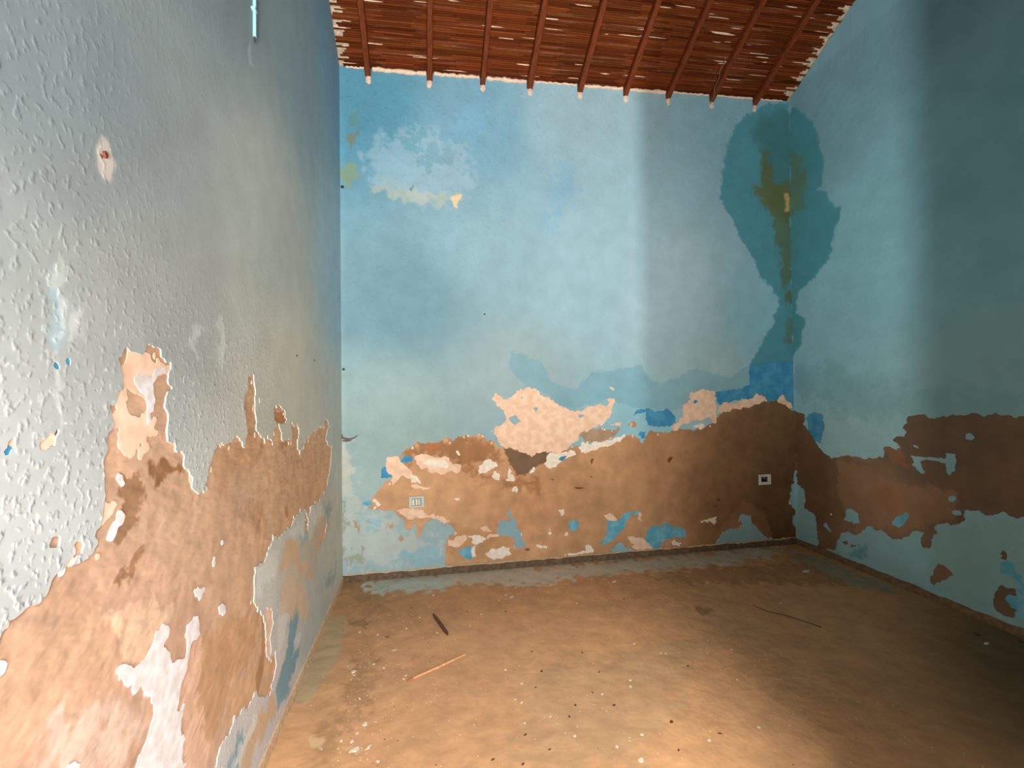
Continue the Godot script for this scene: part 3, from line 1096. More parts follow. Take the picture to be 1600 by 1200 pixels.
func build_litter():
	# ---- pieces of reed on the floor
	var cane := tiled(C(206, 148, 98), C(236, 184, 134), 0.04, 141, 0.2, 0.1)
	var old := tiled(C(92, 66, 52), C(120, 90, 72), 0.04, 142, 0.2, 0.1)
	var y := FLOOR
	var o := base("cane_piece", Vector3(0.05, y, -2.496))
	tag(o, "long pale orange-brown split cane lying on the floor", "cane")
	var a := Vector3(-0.145, 0.006, 0.080)
	var b := Vector3(0.157, 0.006, -0.086)
	var s := Soup.new()
	s.tube([a, a.lerp(b, 0.2), a.lerp(b, 0.45) + Vector3(0.002, 0.001, 0.003), a.lerp(b, 0.75), b], [0.0085, 0.0078, 0.0082, 0.007, 0.005], 9, true, 0.65)
	obj("stalk", s.mesh(), cane, o)
	s = Soup.new()
	s.tube([a.lerp(b, -0.03), a.lerp(b, 0.02), a.lerp(b, 0.06)], [0.007, 0.0105, 0.0085], 9, true, 0.65)
	obj("knot", s.mesh(), tiled(C(160, 104, 66), C(190, 132, 88), 0.05, 143, 0.1, 0.05), o)
	s = Soup.new()
	s.tube([a.lerp(b, 0.45), a.lerp(b, 0.48), a.lerp(b, 0.51)], [0.0083, 0.0092, 0.008], 9, false, 0.65)
	obj("knot", s.mesh(), cane, o)
	o = base("cane_piece", Vector3(0.078, y, -2.95))
	tag(o, "short dark brown cane lying on the floor behind the pale one", "cane")
	s = Soup.new()
	s.tube([Vector3(-0.038, 0.007, -0.125), Vector3(-0.025, 0.008, -0.08), Vector3(0.012, 0.008, 0.04), Vector3(0.036, 0.006, 0.118), Vector3(0.042, 0.004, 0.138)], [0.007, 0.011, 0.011, 0.010, 0.004], 9, true, 0.7)
	obj("stalk", s.mesh(), old, o)
	s = Soup.new()
	s.tube([Vector3(-0.042, 0.007, -0.138), Vector3(-0.036, 0.007, -0.12)], [0.004, 0.008], 8, true, 0.7)
	obj("torn_end", s.mesh(), old, o)
	s = Soup.new()
	s.tube([Vector3(2.187, y + 0.003, -2.76), Vector3(2.22, y + 0.005, -2.66), Vector3(2.30, y + 0.004, -2.59), Vector3(2.37, y + 0.003, -2.48), Vector3(2.40, y + 0.003, -2.42)], [0.0015, 0.0022, 0.0024, 0.0022, 0.0034], 6)
	tag(obj("twig", s.mesh(), mat(C(96, 66, 44), 0.8)), "thin curved brown twig on the shaded part of the floor", "twig")
	# ---- flakes of paint: [pixel-sized pieces measured on the floor] x, z, half length, half width, turn
	var pale := tiled(C(226, 206, 176), C(246, 232, 210), 0.05, 151, 0.1, 0.05)
	var bluish := tiled(C(170, 208, 214), C(214, 228, 226), 0.05, 152, 0.1, 0.05)
	var brown := tiled(C(86, 62, 44), C(116, 88, 64), 0.05, 153, 0.1, 0.05)
	var big := [[1.425, -3.316, 0.022, 0.012, 0.3, 0, "cream paint flake on the floor below the bird-shaped blue remnant"], [0.600, -3.229, 0.022, 0.009, 0.5, 1, "pale broken flake in the dusty strip below the long mortar lip"], [0.560, -3.269, 0.01, 0.007, 1, 1, "smaller pale flake beside the broken one under the back wall"], [-0.305, -2.002, 0.024, 0.011, 0.4, 0, "large cream flake near the foot of the chalky wall, with a peach stain"], [-0.249, -2.005, 0.02, 0.006, 0.7, 0, "long thin cream flake beside the large one near the chalky wall"], [-0.282, -2.145, 0.013, 0.01, 0.9, 0, "pale roundish chip behind the large flake near the chalky wall"], [-0.393, -2.554, 0.014, 0.012, 0.2, 0, "cream chip on the floor between the chalky wall and the pale cane"], [-0.192, -2.717, 0.022, 0.005, 0.2, 0, "narrow cream sliver on the floor, left of both canes"], [0.839, -1.715, 0.013, 0.011, 0.2, 0, "yellowish cream chip at the bottom edge of the bright floor"], [1.190, -2.493, 0.016, 0.005, 0.5, 0, "short cream sliver in the middle of the bright floor"], [3.234, -2.159, 0.016, 0.02, 0.2, 2, "dark brown lump on the shaded floor near the teal wall"], [3.172, -2.075, 0.02, 0.01, 0.1, 1, "grey chip beside the dark lump near the teal wall"], [3.389, -2.049, 0.016, 0.01, 0.1, 2, "dark lump against the foot of the teal wall"], [3.014, -3.169, 0.045, 0.02, 0.2, 1, "blue-grey paint piece on the floor near the far corner"], [0.042, -3.380, 0.014, 0.008, 0.2, 1, "turquoise paint chip on the dust below the first peeled patch"], [1.072, -1.882, 0.012, 0.008, 0.2, 2, "largest dark crumb on the bright floor"]]
	for f in big:
		flake(f[0], f[1], f[2], f[3], f[4], [pale, bluish, brown][f[5]], f[6], "paint flake" if f[5] < 2 else "crumb", "")
	for f in [[-0.329, -2.327], [-0.308, -2.096], [-0.370, -2.065], [-0.323, -2.052], [0.999, -2.142], [0.407, -2.404], [0.468, -2.278], [0.413, -2.168], [0.439, -2.140], [0.838, -2.117], [1.171, -1.752], [1.430, -1.773], [0.774, -1.798], [1.023, -3.039], [-0.051, -3.069], [-0.132, -2.947], [-0.303, -2.908], [-0.416, -2.962], [0.266, -2.894], [0.057, -2.854], [0.352, -3.026], [-0.293, -2.602], [-0.235, -2.555], [-0.386, -2.525], [-0.116, -2.463], [-0.125, -2.438], [-0.204, -1.922], [1.294, -2.373], [1.319, -2.367], [1.021, -2.189], [1.705, -2.325], [1.557, -2.082], [0.548, -2.022], [0.425, -2.007], [0.620, -1.890], [0.907, -1.839], [2.406, -2.751], [2.390, -3.118], [2.106, -3.144], [1.198, -3.648], [1.272, -3.397], [0.578, -3.373], [0.658, -3.378], [0.501, -3.200]]:
		flake(f[0], f[1], rng.randf_range(0.006, 0.010), rng.randf_range(0.004, 0.007), rng.randf_range(0, 3), pale, "tiny pale paint flake lying on the bare brown floor", "paint flake", "tiny pale flakes on the floor")
	for f in [[0.584, -2.541], [0.797, -2.140], [0.863, -2.034], [0.685, -2.071], [0.889, -2.286], [0.413, -1.940], [0.495, -1.842], [0.370, -1.792], [0.263, -3.081], [0.517, -3.026], [1.373, -3.032], [0.531, -2.235], [0.592, -2.354], [0.862, -2.470], [1.375, -2.235], [-0.109, -3.215], [-0.247, -2.874], [0.255, -1.838], [1.241, -1.778], [1.016, -1.731], [0.634, -2.005]]:
		flake(f[0], f[1], rng.randf_range(0.007, 0.011), rng.randf_range(0.004, 0.006), rng.randf_range(0, 3), brown, "tiny dark crumb lying on the bare brown floor", "crumb", "tiny dark crumbs on the floor")
	# ---- dust too fine to count
	s = Soup.new()
	for i in 1500:
		var x := rng.randf_range(LEFT + 0.05, 2.2)
		var z := rng.randf_range(-3.6, -1.3)
		if i < 420:      # swept up along the back wall
			x = rng.randf_range(LEFT + 0.1, RIGHT - 0.3)
			z = BACK + 0.03 + absf(rng.randfn(0, 0.16))
		elif i < 800:      # and under the near wall
			x = LEFT + 0.25 + absf(rng.randfn(0, 0.25))
			z = rng.randf_range(-3.2, -1.6)
		var k := rng.randf_range(0.0012, 0.0032)
		var t := Basis(Vector3.UP, rng.randf() * 3)
		s.tint = Color(0.75, 0.62, 0.46) if rng.randf() < 0.62 else Color(0.50, 0.36, 0.23) if rng.randf() < 0.7 else Color(0.06, 0.04, 0.025)
		var p := Vector3(x, y, z)
		var h := Vector3(0, k * 0.8, 0)
		var c := [p + t * Vector3(k * 1.5, 0, 0), p + t * Vector3(0, 0, k), p + t * Vector3(-k * 1.3, 0, 0), p + t * Vector3(0, 0, -k)]
		for j in 4:
			s.tri(c[j], c[(j + 1) % 4], p + h, (c[j] + c[(j + 1) % 4] - p * 2 + h * 2).normalized())
	var dustm := mat(Color.WHITE, 0.9)
	dustm.vertex_color_use_as_albedo = true
	tag(obj("floor_dust", s.mesh(true), dustm), "fine pale and dark specks of dust scattered on the floor", "dust", "", "stuff")


func flake(x: float, z: float, a: float, b: float, turn: float, m: Material, label: String, category: String, group: String):
	# a thin chip with a broken outline, tilted a little on the floor
	var n := 9
	var top := []
	var low := []
	var h := minf(0.006, b * 0.45)
	var t := Basis(Vector3.UP, turn)
	for i in n:
		var k := rng.randf_range(0.72, 1.12)
		var p := t * Vector3(cos(TAU * i / n) * a * k, 0, sin(TAU * i / n) * b * k)
		top.append(p * 0.92 + Vector3(0, h * (0.7 + 0.3 * cos(TAU * i / n)), 0))
		low.append(p)
	var s := Soup.new()
	for i in n:
		var j := (i + 1) % n
		s.tri(top[i], top[j], Vector3(0, h * 0.85, 0), Vector3.UP)
		var nn: Vector3 = (low[i] + low[j]).normalized()
		s.quad(low[i], low[j], top[j], top[i], (nn + Vector3.UP * 0.2).normalized())
	var o := obj("paint_flake" if category == "paint flake" else "crumb", s.mesh(), m, null, Transform3D(Basis(), Vector3(x, FLOOR, z)))
	tag(o, label, category, group)


# ------------------------------------------------------------------ what is left on each wall, in metres along it and above the floor
func layers_back():
	lay(PLASTER, [0.196,0.514,0.231,0.595,0.25,0.634,0.29,0.663,0.32,0.707,0.37,0.74,0.4,0.8,0.441,0.891,0.461,0.921,0.491,0.961,0.542,0.99,0.583,1.02,0.644,1.013,0.685,1.022,0.726,1.005,0.778,1.034,0.83,1.048,0.871,1.026,0.934,1.061,0.987,1.075,1.051,1.063,1.104,1.066,1.157,1.027,1.211,1.004,1.254,0.955,1.287,0.964,1.363,0.951,1.506,0.892,1.686,0.918,1.765,0.893,1.869,0.933,1.927,0.953,1.973,0.896,2.043,0.899,2.138,0.929,2.233,0.943,2.317,0.974,2.403,1.028,2.463,1.026,2.524,0.967,2.56,0.954,2.586,1.022,2.624,1.055,2.71,1.041,2.836,1.061,2.9,1.059,2.648,1.032,2.723,1.047,2.836,1.061,2.938,1.07,3.027,1.056,3.183,1.086,3.249,1.12,3.289,1.166,3.369,1.212,3.49,1.239,3.625,1.249,3.734,1.289,3.831,1.305,3.914,1.31,3.997,1.272,4.081,1.222,4.123,1.209,4.178,1.134,4.173,0.852,4.2,0.05,4.2,-0.1,0.95,-0.1])
	lay(PAINT, [0.172,0.512,0.318,0.493,0.397,0.483,0.447,0.419,0.486,0.344,0.516,0.311,0.547,0.361,0.567,0.38,0.576,0.276,0.596,0.244,0.622,0.325,0.638,0.375,0.71,0.402,0.782,0.376,0.864,0.318,0.895,0.274,0.822,0.238,0.801,0.177,0.789,0.032,0.789,-0.03,0.7,-0.1,-0.1,-0.1,-0.1,0.6])
	lay(PINK, [0.477,0.427,0.417,0.482,0.457,0.5,0.558,0.484,0.619,0.47,0.639,0.437,0.7,0.433,0.772,0.418,0.834,0.373,0.802,0.354,0.741,0.389,0.659,0.415,0.608,0.408,0.557,0.422,0.537,0.392])
	lay(PINK, [0.853,0.215,0.906,0.253,0.969,0.248,0.99,0.226,0.968,0.206,0.926,0.167,0.884,0.139,0.842,0.174,0.822,0.227])
	lay(WHITE, [0.99,0.236,1.064,0.247,1.128,0.216,1.117,0.174,1.031,0.17])
	lay(OLDBLUE, [0.894,0.117,0.957,0.144,1.01,0.161,1.02,0.097,1.009,0.045,0.925,0.084])
	lay(WHITE, [1.02,0.139,1.042,0.159,1.046,0.074,1.02,0.066])
	lay(WHITE, [1.126,0.078,1.17,0.117,1.234,0.112,1.278,0.136,1.321,0.116,1.353,0.06,1.299,0.043,1.19,0.025])
	lay(PINK, [1.086,0.303,1.139,0.31,1.193,0.264,1.15,0.278,1.107,0.281])
	lay(PINK, [1.128,0.216,1.182,0.249,1.235,0.235,1.257,0.206,1.203,0.221,1.149,0.193])
	lay(PINK, [0.561,0.907,0.623,0.935,0.684,0.912,0.725,0.895,0.828,0.891,0.859,0.853,0.911,0.83,0.932,0.808,0.916,0.761,0.827,0.771,0.765,0.763,0.683,0.777,0.622,0.806,0.571,0.865])
	lay(WHITE, [0.612,0.874,0.684,0.886,0.787,0.877,0.828,0.844,0.807,0.813,0.745,0.816,0.663,0.83])
	lay(PINK, [0.331,0.875,0.351,0.92,0.391,0.913,0.441,0.922,0.46,0.88,0.48,0.848,0.52,0.805,0.54,0.773,0.6,0.719,0.615,0.692,0.539,0.701,0.51,0.734,0.47,0.766,0.429,0.727,0.384,0.693,0.37,0.73,0.39,0.76,0.35,0.802])
	lay(WHITE, [0.52,0.774,0.56,0.762,0.61,0.698,0.54,0.706])
	lay(PINK, [0.499,0.677,0.539,0.691,0.62,0.661,0.702,0.657,0.661,0.641,0.569,0.653])
	lay(WHITE, [1.08,0.812,1.123,0.853,1.167,0.867,1.188,0.84,1.236,0.838,1.236,0.795,1.176,0.776,1.144,0.74,1.09,0.753])
	lay(WHITE, [1.176,0.712,1.22,0.774,1.252,0.73,1.256,0.676,1.219,0.694])
	lay(WHITE, [1.3,0.68,1.328,0.727,1.35,0.774,1.329,0.818,1.356,0.79,1.361,0.736,1.393,0.691,1.382,0.67])
	lay(WHITE, [1.354,0.602,1.404,0.632,1.408,0.577,1.359,0.58])
	lay(WHITE, [0.226,0.595,0.26,0.583,0.294,0.54,0.269,0.516,0.25,0.553])
	lay(WHITE, [0.891,0.931,0.923,0.93,0.928,0.908,0.896,0.913])
	lay(WHITE, [0.872,0.559,0.94,0.55,0.887,0.527])
	lay(WHITE, [1.771,0.399,1.794,0.42,1.822,0.363,1.793,0.363])
	lay(WHITE, [1.666,0.204,1.678,0.247,1.7,0.196])
	lay(WHITE, [1.808,0.194,1.837,0.219,1.848,0.197,1.814,0.188])
	lay(WHITE, [1.542,0.126,1.575,0.124,1.654,0.107,1.659,0.085,1.575,0.102])
	lay(WHITE, [2.795,0.038,2.846,0.063,2.934,0.028,2.883,0.02])
	lay(WHITE, [3.041,1.084,3.119,1.117,3.17,1.099,3.118,1.053])
	lay(WHITE, [1.504,0.724,1.527,0.772,1.566,0.792,1.538,0.728])
	lay(OLDBLUE, [0.301,0.815,0.321,0.845,0.36,0.792,0.38,0.77,0.34,0.747,0.3,0.744])
	lay(OLDBLUE, [0.455,0.885,0.491,0.92,0.541,0.907,0.551,0.876,0.5,0.858])
	lay(OLDBLUE, [0.138,0.549,0.221,0.595,0.225,0.564,0.201,0.536])
	lay(OLDBLUE, [2.103,0.079,2.186,0.139,2.211,0.249,2.188,0.307,2.271,0.279,2.344,0.308,2.363,0.352,2.429,0.348,2.49,0.361,2.514,0.337,2.496,0.33,2.417,0.315,2.391,0.249,2.33,0.196,2.294,0.143,2.233,0.091,2.114,0.084])
	lay(OLDBLUE, [1.849,0.274,1.873,0.305,1.931,0.318,1.953,0.278,1.918,0.225,1.871,0.206,1.843,0.241])
	lay(OLDBLUE, [2.56,0.101,2.58,0.179,2.635,0.204,2.735,0.192,2.742,0.237,2.798,0.21,2.885,0.181,2.949,0.154,2.96,0.084,2.884,0.089,2.758,0.087,2.72,0.055,2.694,0,2.62,-0.006,2.609,0.064])
	lay(PINK, [2.165,0.331,2.237,0.343,2.308,0.299,2.271,0.279,2.224,0.282])
	lay(PINK, [2.502,0.343,2.532,0.313,2.532,0.262,2.501,0.275])
	lay(PINK, [2.437,0.02,2.449,0.064,2.384,0.125,2.438,0.127,2.511,0.116,2.56,0.101,2.608,0.052,2.632,0.005,2.558,-0.001])
	lay(PAINT, [1.219,0.252,1.242,0.335,1.291,0.354,1.356,0.344,1.319,0.416,1.341,0.42,1.4,0.293,1.432,0.215,1.47,0.121,1.398,0.105,1.376,0.134,1.366,0.199,1.322,0.223,1.257,0.212])
	lay(WHITE, [1.789,0.015,1.858,0.031,1.939,0.036,2.008,0.042,1.997,0.087,2.032,0.09,2.079,0.047,2.072,0.02,1.985,0.016,1.846,0.01])
	lay(PAINT, [2.208,0.026,2.268,0.044,2.305,0.086,2.353,0.082,2.364,0.037,2.425,0.032,2.424,-0.004,2.268,0.005])
	lay(PAINT, [3.243,-0.007,3.31,0.094,3.403,0.14,3.523,0.126,3.537,0.161,3.499,0.246,3.539,0.256,3.62,0.239,3.646,0.177,3.712,0.089,3.766,0.038,3.848,0.008,3.806,-0.013,3.534,-0.011])
	lay(PAINT, [4.112,0.641,4.088,0.514,4.065,0.454,4.049,0.333,4.09,0.276,4.132,0.243,4.074,0.198,4.08,0.125,4.129,0.097,4.12,0,4.226,-0.02,4.239,0.635])
	lay(WHITE, [3.058,0.204,3.142,0.222,3.234,0.251,3.26,0.25,3.259,0.185,3.233,0.205,3.155,0.21])
	lay(PINK, [1.199,1.374,1.226,1.405,1.27,1.399,1.302,1.361,1.346,1.372,1.407,1.414,1.402,1.441,1.468,1.44,1.529,1.467,1.602,1.433,1.618,1.389,1.68,1.378,1.725,1.339,1.782,1.299,1.839,1.276,1.908,1.253,1.989,1.262,2.048,1.3,2.131,1.304,2.226,1.291,2.238,1.325,2.221,1.359,2.251,1.37,2.292,1.341,2.28,1.29,2.249,1.223,2.212,1.168,2.176,1.124,2.081,1.104,1.999,1.084,1.951,1.03,1.945,0.986,1.858,0.945,1.765,0.887,1.686,0.907,1.584,0.9,1.517,0.88,1.451,0.905,1.363,0.951,1.287,0.959,1.244,1.019,1.212,1.063,1.191,1.106,1.223,1.138,1.289,1.157,1.322,1.2,1.301,1.243,1.269,1.297,1.215,1.341])
	lay(PAINT, [1.344,1.21,1.388,1.225,1.426,1.176,1.409,1.144,1.354,1.156])
	lay(PAINT, [1.544,1.276,1.572,1.297,1.6,1.275,1.577,1.25])
	lay(PAINT, [1.956,1.207,1.977,1.229,1.994,1.201,1.971,1.187])
	lay(PAINT, [1.445,1.381,1.462,1.392,1.473,1.375,1.456,1.368])
	lay(PINK, [2.235,1.122,2.356,1.148,2.343,1.108,2.283,1.116])
	lay(PINK, [2.222,1.458,2.258,1.462,2.282,1.437,2.252,1.44])
	lay(PLASTER, [1.952,1.041,2.01,1.084,2.14,1.097,2.235,1.078,2.331,1.092,2.318,1.041,2.21,0.994,2.115,0.975,2.021,0.978])
	lay(WHITE, [1.944,0.942,1.974,0.985,2.044,0.96,2.115,0.969,2.222,0.988,2.33,1.018,2.39,1.028,2.341,0.973,2.233,0.943,2.138,0.929,2.043,0.894,1.979,0.885])
	lay(WHITE, [1.64,0.81,1.686,0.896,1.765,0.887,1.857,0.911,1.915,0.904,1.926,0.865,1.857,0.856,1.799,0.826,1.741,0.773,1.684,0.765])
	lay(OLDBLUE, [1.765,0.838,1.811,0.869,1.857,0.889,1.81,0.825])
	lay(OLDBLUE, [2.577,1.251,2.639,1.25,2.701,1.237,2.801,1.246,2.864,1.199,2.875,1.129,2.799,1.085,2.686,1.099,2.6,1.102,2.588,1.171])
	lay(OLDBLUE, [2.442,1.202,2.503,1.252,2.577,1.257,2.577,1.228,2.503,1.207])
	lay(OLDBLUE, [2.5,1.036,2.562,1.068,2.573,1,2.536,0.989])
	lay(PLASTER, [2.41,1.129,2.465,1.151,2.502,1.127,2.464,1.094])
	lay(OLDBLUE, [3.267,1.403,3.373,1.413,3.56,1.429,3.629,1.47,3.637,1.566,3.645,1.638,3.81,1.65,3.963,1.681,4.111,1.65,4.188,1.638,4.182,1.343,4.013,1.357,3.915,1.322,3.804,1.336,3.736,1.361,3.667,1.35,3.491,1.317,3.304,1.284])
	lay(PINK, [2.831,1.096,2.888,1.129,2.953,1.197,2.941,1.279,3.019,1.336,3.007,1.394,3.072,1.399,3.15,1.433,3.202,1.409,3.287,1.402,3.266,1.332,3.278,1.261,3.283,1.166,3.289,1.143,3.275,1.096,3.249,1.132,3.21,1.162,3.158,1.157,3.067,1.148,3.003,1.126,2.913,1.094,2.887,1.048,2.855,1.06])
	lay(OLDBLUE, [3.045,1.324,3.09,1.335,3.109,1.311,3.07,1.294])
	lay(PINK, [3.29,1.202,3.304,1.272,3.371,1.301,3.451,1.293,3.559,1.328,3.667,1.338,3.695,1.374,3.763,1.361,3.831,1.311,3.734,1.289,3.625,1.249,3.49,1.239,3.369,1.212])
	lay(PINK, [3.914,1.31,3.985,1.37,4.012,1.321,4.082,1.283,4.088,1.24,3.997,1.272])
func layers_left():
	lay(PLASTER, [2.905,1.07,2.888,1.081,2.869,1.09,2.872,1.093,2.864,1.1,2.842,1.099,2.827,1.1,2.813,1.119,2.81,1.124,2.785,1.126,2.754,1.123,2.714,1.131,2.7,1.141,2.69,1.158,2.7,1.171,2.686,1.182,2.682,1.197,2.678,1.225,2.675,1.258,2.678,1.295,2.682,1.312,2.678,1.298,2.674,1.329,2.678,1.348,2.663,1.368,2.647,1.371,2.651,1.388,2.663,1.405,2.663,1.416,2.659,1.429,2.643,1.434,2.639,1.453,2.631,1.469,2.622,1.481,2.626,1.506,2.639,1.516,2.626,1.528,2.605,1.546,2.578,1.543,2.55,1.545,2.53,1.562,2.494,1.569,2.466,1.559,2.461,1.54,2.426,1.519,2.444,1.498,2.438,1.472,2.45,1.439,2.439,1.373,2.445,1.331,2.396,1.309,2.364,1.28,2.351,1.243,2.358,1.251,2.33,1.211,2.309,1.171,2.295,1.149,2.295,1.145,2.249,1.169,2.224,1.202,2.212,1.239,2.208,1.231,2.19,1.268,2.164,1.285,2.079,1.279,2.005,1.293,1.972,1.266,1.937,1.244,1.919,1.289,1.924,1.346,1.947,1.394,1.947,1.431,1.911,1.454,1.904,1.512,1.853,1.518,1.841,1.43,1.835,1.38,1.822,1.304,1.752,1.262,1.73,1.233,1.707,1.273,1.644,1.234,1.626,1.299,1.539,1.298,1.503,1.218,1.341,1.213,1.361,1.29,1.226,1.26,1.252,1.157,1.205,1.104,1.153,1.165,0.929,1.206,0.733,1.228,0.606,1.201,0.642,1.262,0.546,1.26,0.466,1.207,0.588,1.141,0.491,1.07,0.384,1.074,0.431,0.965,0.432,0.938,0.518,0.849,0.598,0.798,0.814,0.767,0.97,0.791,1.029,0.748,1.109,0.812,1.305,0.811,1.35,0.792,1.492,0.798,1.566,0.787,1.617,0.815,1.683,0.793,1.73,0.762,1.843,0.774,1.863,0.723,1.857,0.658,1.818,0.595,1.748,0.546,1.72,0.386,1.69,0.321,1.625,0.327,1.592,0.258,1.627,0.224,1.692,0.18,1.822,0.261,1.849,0.302,1.888,0.285,1.983,0.309,2.037,0.329,2.078,0.312,2.136,0.318,2.172,0.294,2.198,0.296,2.35,-0.1,4.2,-0.1,4.2,0.25,3.2,0.3])
	lay(PINK, [2.626,1.506,2.614,1.515,2.596,1.527,2.605,1.544,2.578,1.543,2.535,1.543,2.525,1.535,2.499,1.524,2.461,1.527,2.426,1.515,2.444,1.498,2.478,1.49,2.505,1.477,2.5,1.452,2.502,1.427,2.5,1.399,2.489,1.367,2.478,1.357,2.5,1.346,2.531,1.34,2.57,1.332,2.583,1.308,2.601,1.311,2.623,1.33,2.627,1.342,2.627,1.367,2.631,1.381,2.639,1.371,2.651,1.388,2.655,1.404,2.647,1.418,2.631,1.414,2.622,1.403,2.627,1.417,2.643,1.431,2.635,1.453,2.624,1.47])
	lay(WHITE, [2.578,1.476,2.51,1.499,2.45,1.511,2.45,1.498,2.494,1.49,2.505,1.471,2.502,1.427,2.5,1.384,2.526,1.361,2.526,1.41,2.531,1.44,2.56,1.458])
	lay(PLASTER, [2.616,1.45,2.596,1.457,2.578,1.447,2.555,1.445,2.531,1.428,2.531,1.413,2.546,1.399,2.555,1.389,2.574,1.397,2.601,1.413,2.61,1.433])
	lay(PLASTER, [2.641,1.519,2.626,1.528,2.603,1.532,2.614,1.517,2.622,1.509,2.635,1.511])
	lay(PLASTER, [2.53,1.544,2.515,1.556,2.491,1.563,2.472,1.558,2.458,1.54,2.478,1.526,2.505,1.524])
	lay(WHITE, [2.584,1.288,2.57,1.283,2.546,1.261,2.56,1.261,2.574,1.275])
	lay(WHITE, [2.631,1.274,2.621,1.28,2.619,1.252,2.627,1.248])
	lay(WHITE, [2.656,1.166,2.64,1.174,2.631,1.186,2.619,1.18,2.623,1.164,2.64,1.153,2.652,1.151])
	lay(WHITE, [2.318,0.898,2.251,0.855,2.282,0.842,2.311,0.863])
	lay(WHITE, [2.159,0.766,2.113,0.765,2.084,0.714,2.151,0.742])
	lay(WHITE, [2.77,0.763,2.748,0.753,2.735,0.733,2.761,0.746])
	lay(WHITE, [2.202,0.927,2.18,0.927,2.18,0.909,2.197,0.914])
	lay(WHITE, [2.139,0.961,2.121,0.963,2.126,0.944])
	lay(PINK, [2.57,1.33,2.536,1.332,2.521,1.314,2.531,1.295,2.556,1.295])
	lay(PINK, [2.675,1.224,2.655,1.224,2.631,1.213,2.631,1.199,2.648,1.193,2.667,1.19,2.682,1.197,2.678,1.206])
	lay(WHITE, [2.572,0.6,2.558,0.623,2.539,0.632,2.529,0.657,2.503,0.648,2.503,0.678,2.513,0.707,2.523,0.741,2.548,0.769,2.581,0.77,2.598,0.784,2.616,0.817,2.632,0.847,2.624,0.861,2.611,0.866,2.58,0.838,2.548,0.819,2.528,0.831,2.507,0.838,2.492,0.866,2.458,0.859,2.435,0.834,2.447,0.821,2.481,0.826,2.453,0.801,2.43,0.769,2.424,0.746,2.399,0.744,2.361,0.732,2.34,0.742,2.354,0.77,2.34,0.805,2.305,0.813,2.279,0.793,2.283,0.739,2.312,0.751,2.334,0.727,2.354,0.69,2.381,0.662,2.388,0.625,2.368,0.585,2.388,0.568,2.362,0.505,2.376,0.474,2.369,0.435,2.389,0.383,2.599,0.566])
	lay(PINK, [1.74,0.573,1.655,0.523,1.648,0.454,1.681,0.407,1.671,0.337,1.702,0.35,1.719,0.453])
	lay(PLASTER, [2.81,1.384,2.799,1.389,2.793,1.387,2.789,1.375,2.796,1.366,2.803,1.369,2.802,1.378])
	lay(PLASTER, [2.819,1.186,2.799,1.195,2.782,1.187,2.785,1.177,2.802,1.173,2.816,1.171])
	lay(PLASTER, [2.855,1.151,2.845,1.156,2.823,1.158,2.827,1.153,2.845,1.145,2.852,1.144])
	lay(PLASTER, [2.767,1.163,2.735,1.17,2.736,1.153,2.751,1.144,2.76,1.142])
	lay(PLASTER, [1.625,1.376,1.573,1.383,1.462,1.364,1.434,1.32,1.454,1.303,1.557,1.305,1.609,1.314])
	lay(PLASTER, [2.714,1.465,2.7,1.465,2.696,1.453,2.711,1.453])
	lay(PLASTER, [1.814,1.424,1.786,1.408,1.793,1.388,1.81,1.404])
	lay(PINK, [2.84,1.356,2.824,1.367,2.807,1.374,2.798,1.362,2.807,1.352,2.824,1.343,2.837,1.349])
	lay(PINK, [2.76,1.142,2.751,1.144,2.764,1.131,2.779,1.133,2.776,1.143])
	lay(PINK, [2.85,1.218,2.834,1.214,2.84,1.208,2.847,1.21])
	lay(PINK, [2.895,1.373,2.883,1.378,2.879,1.367,2.886,1.362])
	lay(OLDBLUE, [2.807,1.508,2.796,1.511,2.793,1.498,2.805,1.495])
	lay(OLDBLUE, [2.781,1.512,2.766,1.511,2.769,1.501,2.781,1.498])
	lay(OLDBLUE, [2.906,1.362,2.893,1.365,2.89,1.354,2.901,1.354])
	lay(OLDBLUE, [2.429,1.469,2.414,1.475,2.411,1.459,2.426,1.457])
	lay(PLASTER, [1.11,0.791,1.057,0.742,1.029,0.712,1.072,0.668,1.112,0.681,1.124,0.74])
	lay(PLASTER, [0.751,0.569,0.566,0.571,0.645,0.503,0.787,0.51])
